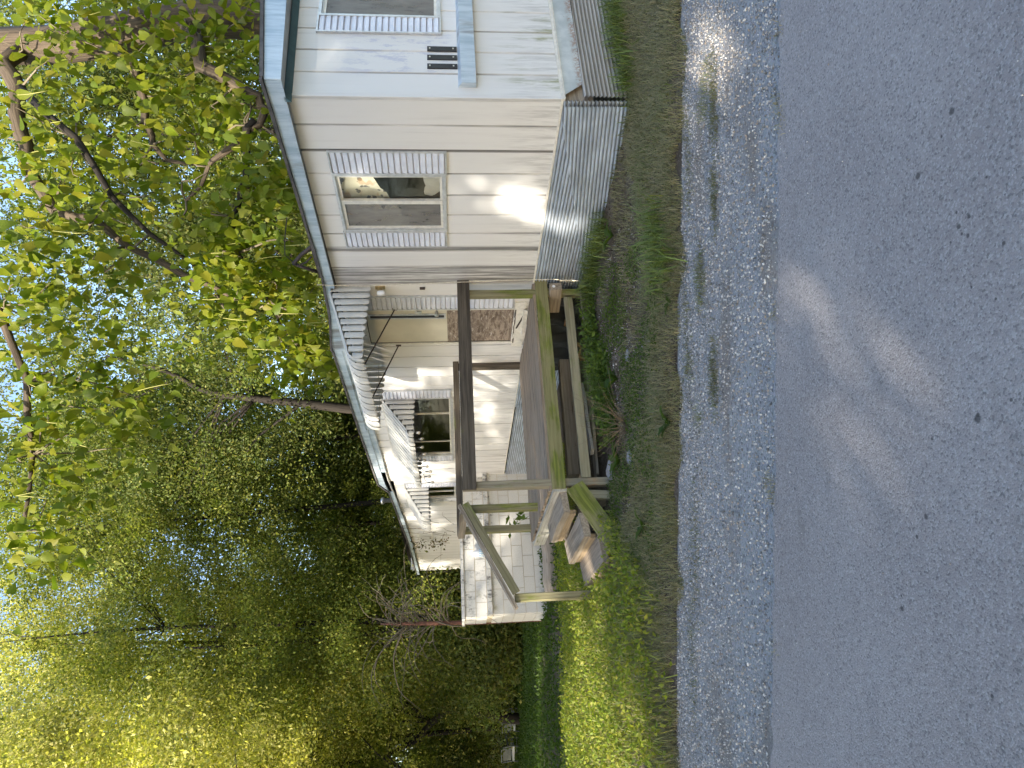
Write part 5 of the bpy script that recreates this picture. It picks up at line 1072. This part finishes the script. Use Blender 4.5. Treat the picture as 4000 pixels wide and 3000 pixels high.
# brownish tufts lying in the gravel
P = np.concatenate([np.stack([cx + r.normal(size=n_) * sx, cy - .08 * (r.normal(size=n_) * sx) + r.normal(size=n_) * sy, np.full(n_, -.152)], -1) for cx, cy, sx, sy, n_ in ((1.75, 4.26, .16, .035, 420), (1.15, 4.29, .13, .03, 300), (0, 4.36, .13, .04, 420), (.75, 4.55, .10, .04, 220), (-1.2, 4.78, .25, .05, 260), (-2.0, 4.9, .3, .05, 260), (.3, 4.86, .3, .05, 300), (1.6, 4.74, .3, .04, 300))])
link('grass', blades('grass', P, .028, .0024, DRY[1:] + GRN[:1] + [(.10, .08, .05)] * 2, r, 1.6), None, 'stuff')
# leafy growth in front of the porch
P = skirt_ok(near_pts(1500, [tuple(H2W(*q)[:2]) for q in ((2.45, 1.05), (2.45, 1.35), (2.4, 1.7), (2.35, 1.95), (2.3, 2.25), (2.2, 1.5), (2.5, .8))], .10, r)); P[:, 2] += r.uniform(.01, .20, len(P)) * r.uniform(.3, 1, len(P)); link('weeds', leaf_mesh('weeds', P, .06, [(.10, .17, .03), (.13, .20, .035), (.08, .13, .025)], r, 'leaf'), None, 'stuff')
P = skirt_ok(near_pts(700, [tuple(H2W(*q)[:2]) for q in ((2.5, 1.2), (2.4, 1.8), (2.3, 2.1), (2.45, 1.5))], .10, r)); link('grass', blades('grass', P, .26, .004, GRN, r, 1.2), None, 'stuff')
# individual weeds, stalks and stones
def dock(x, y, n, L, label, group=None):
    rr = np.random.default_rng(int(abs(x * 100) + y * 10)); g = float(tz(x, y)); T = thing('weed', label, 'weed', group, Matrix.Translation((x, y, g)))
    for i in range(n):
        a = i * 2.4 + rr.normal() * .3; l = L * rr.uniform(.6, 1.15); up = rr.uniform(.35, 1.0); V, F = [], []; m = 7; c = np.array([(.065, .115, .02), (.085, .135, .025), (.05, .095, .02)])[rr.integers(3)]
        for j in range(m):
            t = j / (m - 1); w_ = l * .15 * math.sin(math.pi * min(1, .12 + .88 * t)) * (1.25 if (j % 2) else .8) + .003; rad = l * (t * .8); z = l * up * (t - .55 * t * t) * 1.3 + .01
            for s, dz in ((-1, .012), (0, 0), (1, .012)): V.append((math.cos(a) * rad - math.sin(a) * s * w_, math.sin(a) * rad + math.cos(a) * s * w_, z + dz * w_ / .03))
        for j in range(m - 1): F += [(3 * j, 3 * j + 1, 3 * j + 4, 3 * j + 3), (3 * j + 1, 3 * j + 2, 3 * j + 5, 3 * j + 4)]
        link('leaf', npmesh('leaf', np.array(V), np.array(F), 'leaf', np.repeat(c[None], len(V), 0), True), T)
dock(.03, 6.95, 9, .24, 'broad-leaved weed rosette growing on the bare soil below the porch beam')
dock(-.32, 5.22, 8, .17, 'low jagged weed at the gravel edge of the verge, straight out from the dry stalks')
dock(-.78, 6.85, 10, .28, 'large jagged dandelion-like weed just right of the porch corner post')
dock(-.45, 7.0, 9, .22, 'jagged green weed behind the clump of dry stalks')
dock(1.5, 7.0, 7, .20, 'broad-leaved weed against the corrugated skirting under the near window')
dock(-1.25, 5.9, 8, .2, 'leafy weed on the verge in front of the timber steps')
dock(.6, 5.15, 6, .12, 'small leafy weed at the gravel edge below the trailer corner')
# weed with leaves growing up past the deck at its far edge
def tall_weed():
    rr = np.random.default_rng(77); B = H2W(5.5, 2.25, -.15); T = thing('tall_weed', 'tall leafy weed rising behind the far edge of the porch deck', 'weed', None, Matrix.Translation(B))
    mb = MB(); mb.tube([(0, 0, 0), (.02, 0, .4), (.03, .01, .85)], [.01, .008, .004], 6); mb.build('stem', 'stem_green', T)
    P = np.stack([rr.normal(size=44) * .11, rr.normal(size=44) * .11, rr.uniform(.25, .92, 44)], -1); link('leaves', leaf_mesh('leaves', P, .13, [(.085, .14, .02), (.11, .17, .025)], rr), T)
tall_weed()
def stalks():
    rr = np.random.default_rng(31); random.seed(31); B = Vector((-.42, 6.6, float(tz(-.42, 6.6)))); T = thing('dry_stalks', 'clump of bare dry brown stalks fanning out in front of the porch', 'dead plant', None, Matrix.Translation(B))
    for k in range(38):
        dv = Vector((rr.normal() * .75, rr.normal() * .45, rr.uniform(.45, 1.1))).normalized(); p = Vector((rr.normal() * .04, rr.normal() * .04, 0)); pts = [p.copy()]; L = rr.uniform(.2, .7)
        for i in range(6): dv = (dv + Vector(rr.normal(size=3)) * .10 + Vector((0, 0, -.05))).normalized(); p = p + dv * L / 6; pts.append(p.copy())
        mb = MB(); mb.tube(pts, list(np.linspace(.0032, .0011, 7)), 4); mb.build('stalk', 'stalk', T, True)
stalks()
def rock(x, y, s, label):
    rr = np.random.default_rng(int(x * 50 + y * 90 + 500)); mb = MB(); n, m = 6, 8; vs = []
    for i in range(n + 1):
        th = math.pi * i / n
        for j in range(m): q = s * rr.uniform(.8, 1.15); vs.append((q * math.sin(th) * math.cos(j * 2 * math.pi / m) * 1.3, q * math.sin(th) * math.sin(j * 2 * math.pi / m), q * math.cos(th) * .5))
    mb.add(vs, [(i * m + j, (i + 1) * m + j, (i + 1) * m + (j + 1) % m, i * m + (j + 1) % m) for i in range(n) for j in range(m)]); o = mb.build('stone', 'pale_stone', None); o.location = (x, y, float(tz(x, y)) + s * .3); tag(o, label, 'stone')
rock(.24, 6.5, .05, 'pale flat stone on the bare soil between the porch and the grass verge'); rock(-.72, 6.42, .06, 'grey stone beside the dry stalks, nearest the porch corner post'); rock(-.95, 7.25, .09, 'rough grey stone wedged at the foot of the porch corner post')
